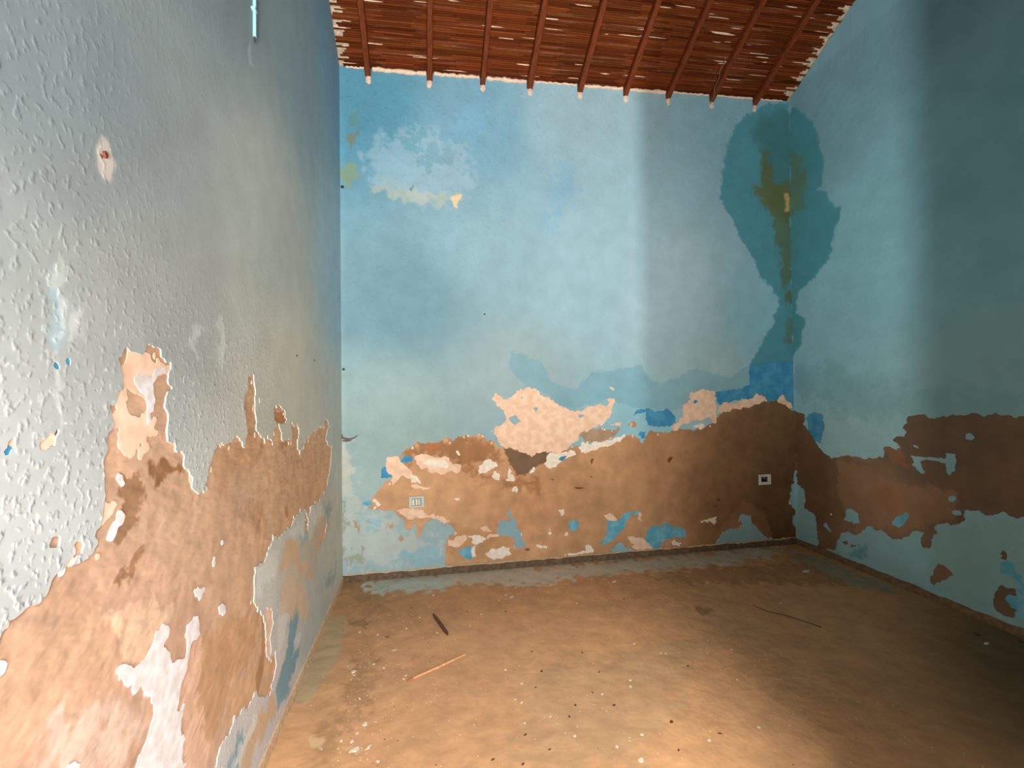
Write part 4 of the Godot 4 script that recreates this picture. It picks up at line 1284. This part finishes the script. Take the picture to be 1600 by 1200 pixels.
func layers_right():
	lay(PLASTER, [-0.007,1.221,0.041,1.199,0.122,1.185,0.135,1.132,0.105,1.094,0.141,1.061,0.21,1.009,0.223,0.952,0.276,0.912,0.315,0.86,0.398,0.816,0.398,0.816,0.527,0.846,0.545,0.864,0.62,0.864,0.686,0.859,0.73,0.87,0.782,0.873,0.853,0.893,0.865,0.973,0.894,0.977,0.942,0.964,0.989,0.998,0.943,1.022,0.929,1.039,0.972,1.068,1.013,1.067,1.023,1.096,1.015,1.128,1.038,1.163,1.025,1.209,1.039,1.229,1.135,1.229,1.193,1.219,1.264,1.219,1.341,1.241,1.413,1.249,1.428,1.262,1.462,1.26,1.496,1.254,1.574,1.262,1.624,1.253,1.695,1.253,2.3,1.2,3,1.15,4.2,1.25,4.2,0.5,2.4,0.62,1.685,0.668,1.637,0.639,1.601,0.66,1.563,0.634,1.505,0.618,1.465,0.632,1.388,0.612,1.38,0.584,1.394,0.563,1.364,0.525,1.235,0.492,1.227,0.49,1.203,0.456,1.226,0.437,1.201,0.376,1.167,0.303,1.134,0.287,1.109,0.319,1.118,0.368,1.144,0.412,1.119,0.409,1.067,0.379,1.022,0.328,0.976,0.303,0.919,0.285,0.871,0.299,0.842,0.319,0.781,0.311,0.74,0.329,0.686,0.282,0.663,0.254,0.595,0.212,0.55,0.23,0.478,0.186,0.489,0.157,0.428,0.126,0.451,0.079,0.413,0.022,0.337,0.013,0.35,-0.1,-0.1,-0.1,-0.1,1.2])
	lay(PAINT, [-0.02,0.637,0.029,0.639,0.019,0.516,0.1,0.491,0.118,0.359,0.095,0.299,0.181,0.292,0.222,0.268,0.239,0.123,0.258,0.026,0.12,-0.1,-0.1,-0.1,-0.1,0.6])
	lay(PAINT, [0.328,0.23,0.391,0.181,0.378,0.166,0.314,0.203])
	lay(PAINT, [0.328,0.207,0.391,0.181,0.378,0.164])
	lay(PAINT, [1.073,0.925,1.155,0.946,1.228,0.952,1.282,0.938,1.291,0.983,1.344,0.994,1.335,0.921,1.338,0.862,1.303,0.834,1.269,0.849,1.289,0.879,1.282,0.912,1.227,0.921,1.179,0.923,1.112,0.903,1.128,0.87,1.169,0.827,1.127,0.824,1.059,0.858,1.077,0.898])
	lay(PAINT, [1.397,1.123,1.432,1.134,1.463,1.1,1.431,1.085,1.404,1.098])
	lay(PAINT, [1.444,1.004,1.481,1.005,1.464,0.982])
	lay(PAINT, [1.289,0.689,1.316,0.708,1.349,0.694,1.323,0.663,1.293,0.664])
	lay(PAINT, [1.066,0.998,1.096,1.011,1.126,0.997,1.096,0.979])
	lay(PAINT, [1.307,0.603,1.351,0.615,1.38,0.584,1.329,0.579])
	lay(PAINT, [0.547,0.405,0.577,0.423,0.633,0.412,0.654,0.334,0.597,0.308,0.51,0.315])
	lay(OLDBLUE, [0.917,0.41,0.942,0.465,1.025,0.516,1.038,0.482,0.996,0.414,0.95,0.381])
	lay(WHITE, [0.356,0.322,0.388,0.336,0.413,0.309])
	lay(PLASTER, [1.172,0.108,1.222,0.216,1.277,0.21,1.321,0.168,1.228,0.095,1.187,0.043,1.171,0.063])
	lay(PLASTER, [1.54,0.035,1.535,0.111,1.568,0.22,1.605,0.205,1.642,0.228,1.647,0.177,1.599,0.171,1.592,0.129,1.616,0.094,1.646,0.101,1.633,0.041,1.577,0.022,1.546,0.022])
	lay(PLASTER, [1.565,0.407,1.591,0.432,1.602,0.382,1.571,0.378])
	lay(PLASTER, [0.489,0.124,0.536,0.135,0.548,0.123,0.512,0.113])
	lay(PLASTER, [0.559,0.105,0.639,0.158,0.65,0.152,0.582,0.097])
	lay(OLDBLUE, [1.571,0.362,1.633,0.378,1.644,0.313,1.679,0.312,1.674,0.039,1.645,0.047,1.649,0.095,1.592,0.129,1.598,0.156,1.653,0.18,1.654,0.241,1.637,0.264,1.57,0.284])
	lay(OLDBLUE, [0.143,1.156,0.228,1.208,0.322,1.19,0.346,1.101,0.318,1.008,0.29,0.925,0.223,0.964,0.169,1.04])
func tones_back_plaster():
	tone(Color8(118, 96, 76), 0.9, 0.01, 0.012, [1.287,0.964,1.506,0.903,1.686,0.918,1.663,0.842,1.561,0.781,1.515,0.729,1.405,0.723,1.361,0.8,1.308,0.91])
	tone(Color8(168, 146, 122), 0.85, 0.01, 0.012, [1.952,1.041,2.01,1.084,2.14,1.097,2.235,1.078,2.331,1.092,2.318,1.041,2.21,0.994,2.115,0.975,2.021,0.978])
	tone(Color8(176, 136, 98), 0.5, 0.015, 0.015, [3.178,-0.002,3.271,0.108,3.405,0.24,3.473,0.319,3.555,0.397,3.622,0.358,3.743,0.279,3.81,0.179,3.847,-0.004])
	tone(Color8(150, 106, 72), 0.7, 0.05, 0.03, [0.461,0.921,0.623,1.018,0.934,1.071,1.19,1.01,1.285,0.825,1.091,0.854,0.932,0.819,0.828,0.896,0.623,0.946,0.521,0.877])
	tone(Color8(205, 120, 80), 0.7, 0.01, 0.012, [0.643,0.987,0.757,1.014,0.777,0.982,0.684,0.954])
	tone(Color8(156, 108, 70), 0.6, 0.06, 0.03, [0.56,0.741,0.775,0.763,1.037,0.729,1.36,0.628,1.581,0.574,1.582,0.661,1.251,0.677,1.037,0.782,0.827,0.76])
	tone(Color8(214, 170, 128), 0.6, 0.05, 0.03, [0.418,0.513,0.559,0.566,0.826,0.656,1.142,0.597,1.414,0.539,1.356,0.349,1.087,0.388,0.823,0.342,0.619,0.459])
	tone(Color8(132, 102, 74), 0.45, 0.25, 0.04, [3.29,1.202,3.831,1.323,4.109,1.221,4.187,0.852,4.173,0.179,3.538,0.22,3.359,0.644,3.259,0.943])  # shade of the right corner painted into the plaster, with slight damp
	tone(Color8(196, 150, 106), 0.6, 0.03, 0.03, [0.802,0.344,1.247,0.314,1.463,0.03,0.82,0.05])
	tone(Color8(92, 62, 38), 0.8, 0.006, 0.004, [1.899,0.595,1.969,0.592,2.004,0.582,1.934,0.577])
	tone(Color8(92, 62, 38), 0.8, 0.006, 0.004, [1.689,0.677,1.723,0.675,1.717,0.665])
	tone(Color8(92, 62, 38), 0.8, 0.006, 0.004, [2.046,0.682,2.075,0.683,2.064,0.67])
	tone(Color8(92, 62, 38), 0.8, 0.006, 0.004, [2.782,0.786,2.807,0.825,2.839,0.818,2.806,0.768])
	tone(Color8(92, 62, 38), 0.8, 0.006, 0.004, [3.27,0.419,3.303,0.423,3.309,0.399,3.276,0.401])
	tone(Color8(92, 62, 38), 0.8, 0.006, 0.004, [3.236,0.351,3.269,0.349,3.262,0.338])
	tone(Color8(92, 62, 38), 0.8, 0.006, 0.004, [2.054,0.826,2.089,0.836,2.065,0.782])
	tone(Color8(92, 62, 38), 0.8, 0.006, 0.004, [1.464,0.095,1.497,0.103,1.514,0.091,1.475,0.083])
func tones_back_paint():
	tone(Color8(116, 170, 190), 0.5, 0.015, 0.012, [1.372,1.787,1.493,1.728,1.65,1.652,1.694,1.542,1.847,1.447,1.963,1.457,2.082,1.584,2.29,1.606,2.534,1.651,2.606,1.525,2.717,1.49,2.907,1.535,3.037,1.622,3.166,1.592,3.428,1.532,3.564,1.621,3.646,1.662,3.642,1.47,3.56,1.399,3.228,1.403,2.903,1.245,2.528,1.252,2.227,1.342,1.816,1.265,1.647,1.422,1.479,1.478,1.343,1.625])
	tone(Color8(80, 146, 162), 0.92, 0.02, 0.012, [3.607,3.992,3.503,3.842,3.419,3.654,3.382,3.471,3.353,3.289,3.357,3.187,3.422,3.084,3.488,2.998,3.552,2.851,3.619,2.764,3.685,2.676,3.738,2.558,3.784,2.456,3.886,2.38,3.954,2.291,3.967,2.212,3.916,2.137,3.901,2.052,3.83,1.953,3.772,1.844,3.702,1.771,3.66,1.675,3.642,1.47,4.114,1.466,4.169,4.199,3.885,4.143])
	tone(Color8(70, 122, 124), 0.7, 0.08, 0.02, [3.709,3.954,4.097,4.179,4.194,3.691,4.147,3.13,3.866,3.112,3.771,3.593])
	tone(Color8(104, 108, 62), 0.8, 0.07, 0.03, [3.806,3.627,3.89,3.677,3.915,3.532,3.87,3.357,3.974,3.328,4.189,3.442,4.203,3.04,4.109,3.004,4.038,2.987,3.935,3.086,3.832,3.171,3.676,3.282,3.836,3.385])
	tone(Color8(92, 112, 82), 0.75, 0.06, 0.03, [3.9,3.114,4.183,3.132,4.155,2.821,4.108,2.572,4.062,2.386,4.005,2.384,4.009,2.568,3.943,2.81])
	tone(Color8(206, 176, 126), 0.8, 0.02, 0.01, [4.037,3.308,4.087,3.299,4.09,3.126,4.048,3.111])
	tone(Color8(96, 110, 70), 0.7, 0.02, 0.02, [4.018,2.336,4.117,2.338,4.115,2.234,4.03,2.232])
	tone(Color8(100, 118, 92), 0.6, 0.03, 0.02, [4.027,2.078,4.126,2.08,4.122,1.865,4.022,1.834])
	tone(Color8(70, 142, 176), 0.8, 0.02, 0.012, [3.645,1.638,3.838,1.675,4.154,1.687,4.144,1.221,3.638,1.23])
	tone(Color8(164, 188, 202), 0.5, 0.09, 0.05, [0.341,3.485,0.543,3.556,0.853,3.533,1.037,3.416,1.062,3.23,0.954,3.061,0.64,2.987,0.338,3.07,0.166,3.16,0.192,3.368])
	tone(Color8(96, 152, 170), 0.6, 0.02, 0.05, [0.391,3.541,0.542,3.504,0.62,3.563,0.686,3.464,0.593,3.403,0.501,3.411])
	tone(Color8(104, 152, 168), 0.5, 0.02, 0.06, [0.618,3.379,0.748,3.47,0.894,3.43,0.893,3.323,0.746,3.274,0.643,3.287])
	tone(Color8(196, 190, 164), 0.45, 0.03, 0.04, [0.215,3.112,0.438,3.114,0.641,3.066,0.954,3.061,0.942,2.991,0.795,2.971,0.538,2.996,0.387,3.006,0.239,3.047])
	tone(Color8(226, 200, 160), 0.9, 0.008, 0.01, [0.864,3.05,0.964,3.067,0.921,2.947,0.879,2.987])
	tone(Color8(130, 150, 120), 0.75, 0.04, 0.025, [-0.004,3.182,0.069,3.27,0.132,3.224,0.141,3.132,0.068,3.086,-0.004,3.101])
	tone(Color8(92, 138, 134), 0.8, 0.02, 0.02, [0.082,3.665,0.155,3.673,0.144,3.553,0.086,3.548])
	tone(Color8(120, 120, 90), 0.7, 0.012, 0.02, [0.071,3.485,0.124,3.521,0.104,3.411,0.065,3.372])
	tone(Color8(104, 124, 96), 0.8, 0.01, 0.02, [0.539,3.1,0.58,3.124,0.559,3.06])
	tone(Color8(124, 172, 206), 0.45, 0.06, 0.05, [1.014,3.843,1.177,3.969,1.174,3.644,1.038,3.496,0.853,3.533])
	tone(Color8(126, 174, 204), 0.5, 0.05, 0.05, [1.785,3.397,1.901,3.435,1.956,3.215,1.837,2.984,1.663,2.807,1.713,3.142])
	tone(Color8(205, 208, 200), 0.6, 0.05, 0.05, [-0.008,1.039,0.059,1.017,0.085,0.593,0.22,0.484,0.417,0.42,0.516,0.26,0.739,0.244,0.779,0.054,0.217,0.079,-0.014,0.058])
	tone(Color8(136, 190, 206), 0.6, 0.03, 0.03, [0.075,0.493,0.22,0.433,0.337,0.405,0.298,0.377,0.171,0.386])
	tone(Color8(136, 190, 206), 0.6, 0.03, 0.03, [0.18,0.335,0.248,0.34,0.238,0.28])
	tone(Color8(136, 190, 206), 0.6, 0.03, 0.03, [0.347,0.343,0.476,0.304,0.456,0.264])
	tone(Color8(136, 190, 206), 0.6, 0.03, 0.03, [0.678,0.269,0.73,0.286,0.719,0.235])
	tone(Color8(136, 190, 206), 0.6, 0.03, 0.03, [0.395,0.136,0.718,0.173,0.758,0.055,0.414,0.073])
	tone(Color8(186, 150, 110), 0.8, 0.012, 0.02, [0.347,0.394,0.397,0.391,0.386,0.351,0.357,0.343])
	tone(Color8(186, 150, 110), 0.8, 0.012, 0.02, [0.406,0.278,0.476,0.263,0.445,0.224])
	tone(Color8(186, 150, 110), 0.8, 0.012, 0.02, [0.084,0.422,0.132,0.429,0.112,0.329])
	tone(Color8(160, 164, 140), 0.7, 0.02, 0.03, [0.044,0.144,0.16,0.195,0.178,0.103,0.072,0.091])
	tone(Color8(160, 164, 140), 0.7, 0.02, 0.03, [0.132,0.358,0.209,0.378,0.219,0.367])
	tone(Color8(160, 164, 140), 0.7, 0.02, 0.03, [-0.011,0.598,0.018,0.596,0.015,0.116,-0.014,0.118])
	tone(Color8(206, 204, 186), 0.6, 0.03, 0.03, [-0.008,1.049,0.04,0.997,0.057,0.775,0.018,0.647,-0.01,0.698])
func tones_left_plaster():
	tone(Color8(150, 112, 80), 0.8, 0.008, 0.012, [2.619,1.277,2.551,1.259,2.546,1.201,2.551,1.164,2.593,1.138,2.597,1.123,2.615,1.123,2.644,1.146,2.619,1.163,2.623,1.208,2.597,1.205,2.631,1.241])
	tone(Color8(152, 112, 80), 0.8, 0.008, 0.012, [2.547,1.097,2.524,1.087,2.537,1.073,2.561,1.064,2.575,1.034,2.615,1.045,2.623,1.029,2.644,1.038,2.64,1.049,2.598,1.057,2.589,1.08])
	tone(Color8(146, 104, 68), 0.85, 0.01, 0.012, [2.521,1.278,2.445,1.279,2.364,1.252,2.371,1.233,2.421,1.242,2.457,1.225,2.485,1.215,2.506,1.254])
	tone(Color8(204, 164, 132), 0.6, 0.02, 0.015, [2.905,1.07,2.869,1.069,2.785,1.126,2.715,1.11,2.715,1.065,2.679,0.998,2.675,0.967,2.652,0.95,2.624,0.922,2.628,0.891,2.632,0.852,2.64,0.79,2.748,0.877,2.834,0.878,2.883,0.863,2.926,0.878])
	tone(Color8(232, 196, 164), 0.8, 0.01, 0.012, [2.679,0.998,2.598,0.987,2.405,0.885,2.417,0.851,2.513,0.841,2.538,0.816,2.607,0.865,2.628,0.891,2.624,0.922,2.652,0.95,2.671,0.965])
	tone(Color8(232, 190, 160), 0.75, 0.01, 0.012, [2.334,0.724,2.279,0.737,2.268,0.724,2.268,0.65,2.288,0.58,2.254,0.521,2.254,0.468,2.215,0.363,2.247,0.317,2.363,0.412,2.369,0.537,2.375,0.644,2.348,0.679])
	tone(Color8(200, 156, 112), 0.6, 0.02, 0.02, [2.26,0.72,2.064,0.7,1.805,0.574,1.834,0.44,2.067,0.487,2.135,0.427,2.206,0.36,2.254,0.472,2.284,0.578])
	tone(Color8(222, 180, 134), 0.6, 0.015, 0.02, [2.046,0.448,1.834,0.391,1.809,0.257,1.983,0.309,2.136,0.387])
	tone(Color8(198, 150, 106), 0.5, 0.04, 0.03, [1.924,1.384,1.822,1.304,1.738,1.219,1.753,1.169,2.06,1.173,2.138,1.105,2.199,1.198,2.199,1.277,2.079,1.279,1.937,1.244])
	tone(Color8(176, 122, 80), 0.6, 0.02, 0.02, [1.541,1.211,1.446,1.209,1.406,1.177,1.504,1.177])
	tone(Color8(188, 140, 98), 0.5, 0.05, 0.03, [1.879,1.004,1.711,0.987,1.758,0.88,1.854,0.92])
	tone(Color8(232, 206, 190), 0.6, 0.06, 0.04, [2.834,0.878,2.715,0.84,2.553,0.731,2.553,0.643,2.599,0.608,2.779,0.757,2.883,0.843])
	tone(Color8(96, 58, 34), 0.9, 0.008, 0.006, [2.81,1.384,2.799,1.389,2.793,1.387,2.789,1.375,2.796,1.366,2.803,1.369,2.802,1.378])
	tone(Color8(214, 160, 112), 0.8, 0.008, 0.006, [2.515,1.548,2.472,1.552,2.458,1.536,2.478,1.524,2.505,1.522])
	tone(Color8(190, 128, 84), 0.7, 0.008, 0.006, [1.617,1.359,1.443,1.351,1.454,1.303,1.557,1.305,1.609,1.314])
	tone(Color8(178, 128, 86), 0.6, 0.01, 0.01, [1.471,0.91,1.411,0.895,1.412,0.853,1.452,0.864])
	tone(Color8(178, 128, 86), 0.6, 0.01, 0.01, [1.624,0.889,1.59,0.885,1.6,0.843])
	tone(Color8(178, 128, 86), 0.6, 0.01, 0.01, [1.775,0.636,1.74,0.594,1.735,0.394,1.758,0.32,1.822,0.266,1.835,0.343,1.779,0.409])
func tones_left_paint():
	tone(Color8(118, 160, 172), 0.8, 0.02, 0.02, [1.379,0.392,1.222,0.317,1.317,0.21,1.202,0.115,1.364,0.08,1.467,0.025,1.595,0.071,1.611,0.137,1.539,0.216,1.464,0.23])
	tone(Color8(126, 166, 180), 0.7, 0.03, 0.02, [1.983,0.264,2.069,0.233,2.109,0.202,2.039,0.144,1.984,0.211])
	tone(Color8(224, 186, 144), 0.8, 0.015, 0.02, [1.474,0.739,1.351,0.729,1.262,0.688,1.24,0.589,0.949,0.409,0.95,0.365,1.194,0.478,1.353,0.605,1.514,0.63,1.55,0.661])
	tone(Color8(226, 196, 160), 0.7, 0.03, 0.02, [1.517,0.434,1.533,0.58,1.396,0.602,1.169,0.448,1.04,0.274,1.07,0.182])
	tone(Color8(214, 176, 132), 0.7, 0.03, 0.03, [1.837,0.216,1.661,0.127,1.595,0.071,1.783,0.108,1.915,0.065,2.007,0.118])
	tone(Color8(196, 178, 150), 0.5, 0.05, 0.03, [1.262,0.688,0.818,0.59,0.825,0.33,1.064,0.426])
	tone(Color8(150, 186, 196), 0.6, 0.02, 0.02, [1.238,0.693,1.058,0.671,1.06,0.608,1.215,0.646])
	tone(Color8(146, 178, 184), 0.6, 0.03, 0.03, [0.639,0.716,0.398,0.656,0.443,0.58,0.605,0.591])
	tone(Color8(140, 172, 180), 0.6, 0.03, 0.03, [0.653,0.236,0.23,0.165,0.372,0.093,0.617,0.171])
	tone(Color8(226, 216, 206), 0.85, 0.01, 0.01, [2.701,1.962,2.677,1.97,2.654,1.965,2.64,1.951,2.646,1.921,2.666,1.896,2.681,1.904,2.692,1.925])
	tone(Color8(120, 66, 48), 0.9, 0.004, 0.004, [2.686,1.94,2.671,1.949,2.667,1.944,2.681,1.935])
	tone(Color8(170, 205, 218), 0.6, 0.02, 0.02, [2.8,1.651,2.778,1.668,2.774,1.515,2.805,1.513])
	tone(Color8(196, 214, 216), 0.5, 0.01, 0.01, [1.901,2.758,1.856,2.812,1.87,2.72,1.824,2.72,1.883,2.698])
	tone(Color8(226, 228, 218), 0.7, 0.02, 0.02, [1.83,0.734,1.744,0.772,1.618,0.793,1.549,0.735,1.585,0.681,1.62,0.65,1.746,0.649,1.831,0.646])
	tone(Color8(226, 228, 218), 0.7, 0.02, 0.02, [1.473,0.792,1.306,0.779,1.162,0.791,1.057,0.749,1.164,0.697,1.351,0.742])
	tone(Color8(226, 228, 218), 0.7, 0.02, 0.02, [0.999,0.791,0.746,0.743,0.677,0.66,0.818,0.621,1.001,0.69])
	tone(Color8(226, 228, 218), 0.7, 0.02, 0.02, [1.571,0.46,1.421,0.387,1.462,0.312,1.556,0.283,1.59,0.358])
	tone(Color8(226, 228, 218), 0.7, 0.02, 0.02, [1.317,0.223,1.2,0.2,1.273,0.148,1.363,0.141])
	tone(Color8(226, 228, 218), 0.7, 0.02, 0.02, [1.836,0.236,1.888,0.233,1.984,0.211,2.049,0.195,1.962,0.148,1.864,0.167])
	tone(Color8(212, 180, 144), 0.6, 0.02, 0.02, [0.881,0.67,0.603,0.64,0.646,0.471,0.886,0.46])
	tone(Color8(212, 180, 144), 0.6, 0.02, 0.02, [1.692,0.169,1.628,0.137,1.629,0.072,1.783,0.108,1.838,0.1,1.891,0.054,1.939,0.085,1.81,0.148])
	tone(Color8(226, 232, 228), 0.5, 0.012, 0.02, [2.796,1.675,2.778,1.682,2.772,1.586,2.784,1.538,2.799,1.559])
	tone(Color8(226, 232, 228), 0.5, 0.012, 0.02, [2.807,1.513,2.793,1.525,2.79,1.421,2.802,1.399])
	tone(Color8(226, 232, 228), 0.5, 0.012, 0.02, [2.151,1.67,2.104,1.688,2.096,1.561,2.134,1.538])
	tone(Color8(226, 232, 228), 0.5, 0.012, 0.02, [2.313,1.656,2.269,1.625,2.292,1.548,2.314,1.583])
	tone(Color8(226, 232, 228), 0.5, 0.012, 0.02, [2.763,1.612,2.744,1.628,2.734,1.567,2.754,1.541])
func tones_right_plaster():
	tone(Color8(160, 128, 98), 0.6, 0.02, 0.02, [0.441,0.8,0.526,0.813,0.749,0.777,0.85,0.745,0.947,0.725,1.065,0.72,1.183,0.731,1.309,0.749,1.346,0.719,1.351,0.602,1.203,0.483,0.94,0.349,0.63,0.254,0.459,0.475])
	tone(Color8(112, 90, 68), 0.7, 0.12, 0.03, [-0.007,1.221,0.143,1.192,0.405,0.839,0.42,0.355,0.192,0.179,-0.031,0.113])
	tone(Color8(168, 116, 88), 0.6, 0.02, 0.02, [0.865,0.973,0.989,0.998,1.041,0.855,0.912,0.873])
	tone(Color8(160, 112, 84), 0.4, 0.05, 0.03, [0.768,0.689,1.038,0.724,1.052,0.523,0.742,0.441])
func tones_right_paint():
	tone(Color8(80, 152, 166), 0.92, 0.02, 0.012, [0.055,4.115,0.146,3.999,0.27,3.836,0.334,3.655,0.381,3.375,0.358,3.216,0.291,3.216,0.401,3.129,0.425,3.051,0.522,2.952,0.527,2.868,0.464,2.781,0.442,2.622,0.376,2.53,0.275,2.442,0.154,2.383,0.073,2.341,0.049,2.255,0.061,2.131,0.148,2.058,0.123,1.942,0.084,1.826,0.007,1.742,-0.1,1.8,-0.1,3.9])
	tone(Color8(106, 128, 92), 0.6, 0.07, 0.03, [0.046,3.661,0.136,3.554,0.173,3.238,0.11,3.025,0.032,3.054,-0.1,2.8,-0.1,3.5])
	tone(Color8(100, 158, 176), 0.7, 0.03, 0.02, [0.558,0.041,0.628,0.128,0.726,0.172,0.725,0.09,0.67,0.04,0.58,0.017])
	tone(Color8(140, 180, 180), 0.5, 0.05, 0.04, [1.168,0.33,1.243,0.495,1.386,0.528,1.685,0.66,1.73,-0.036,1.487,-0.007,1.195,0.046])
	tone(Color8(120, 172, 180), 0.4, 0.1, 0.05, [0.042,1.617,0.357,1.62,1.052,1.453,1.699,1.445,1.695,1.257,1.048,1.22,0.413,1.239,0.038,1.405])
func tones_floor_floor():
	tone(Color8(186, 168, 132), 0.7, 0.03, 0.02, [-0.661,-3.242,-0.536,-3.181,-0.495,-2.89,-0.501,-2.718,-0.542,-2.468,-0.573,-2.34,-0.618,-2.297,-0.629,-1.977,-0.669,-1.985,-0.678,-2.309,-0.671,-2.495,-0.682,-2.794])
	tone(Color8(150, 116, 80), 0.4, 0.08, 0.05, [-0.615,-3.808,-0.231,-3.605,-0.411,-2.873,-0.391,-2.397,-0.478,-1.946,-0.377,-1.926,-0.299,-2.534])
	tone(Color8(204, 212, 200), 0.7, 0.06, 0.06, [-0.464,-3.775,-0.14,-3.742,0.479,-3.724,1.247,-3.708,1.816,-3.671,2.424,-3.66,2.976,-3.701,3.338,-3.725,2.95,-3.512,2.389,-3.429,1.696,-3.431,1.15,-3.424,0.731,-3.396,0.448,-3.492,0.155,-3.521,-0.226,-3.525,-0.436,-3.537])
	tone(Color8(186, 212, 208), 0.5, 0.04, 0.06, [-0.451,-3.664,-0.137,-3.667,0.161,-3.639,0.105,-3.453,-0.176,-3.449,-0.423,-3.545])
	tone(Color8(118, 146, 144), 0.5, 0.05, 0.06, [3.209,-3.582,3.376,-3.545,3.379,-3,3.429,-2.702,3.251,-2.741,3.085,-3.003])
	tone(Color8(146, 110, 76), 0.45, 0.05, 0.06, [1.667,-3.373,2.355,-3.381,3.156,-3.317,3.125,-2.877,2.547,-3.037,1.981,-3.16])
	tone(Color8(196, 158, 116), 0.5, 0.06, 0.06, [1.21,-2.462,1.611,-2.445,0.82,-1.681,0.324,-1.783,0.504,-2.366])
	tone(Color8(120, 94, 68), 0.45, 0.01, 0.02, [-0.526,-3.145,-0.383,-3.097,-0.385,-3.017,-0.496,-3.056])
	tone(Color8(120, 94, 68), 0.45, 0.01, 0.02, [-0.265,-2.9,-0.218,-2.89,-0.224,-2.862])
	tone(Color8(120, 94, 68), 0.45, 0.01, 0.02, [1.804,-2.842,1.886,-2.77,1.784,-2.703,1.765,-2.76])
	tone(Color8(226, 190, 146), 0.8, 0.01, 0.015, [-0.521,-2.125,-0.442,-2.091,-0.435,-2.029,-0.489,-2.047])
	tone(Color8(226, 190, 146), 0.8, 0.01, 0.015, [-0.331,-2.022,-0.288,-2.023,-0.292,-1.979,-0.325,-1.979])
	tone(Color8(226, 190, 146), 0.8, 0.01, 0.015, [-0.461,-2.625,-0.392,-2.634,-0.393,-2.577])
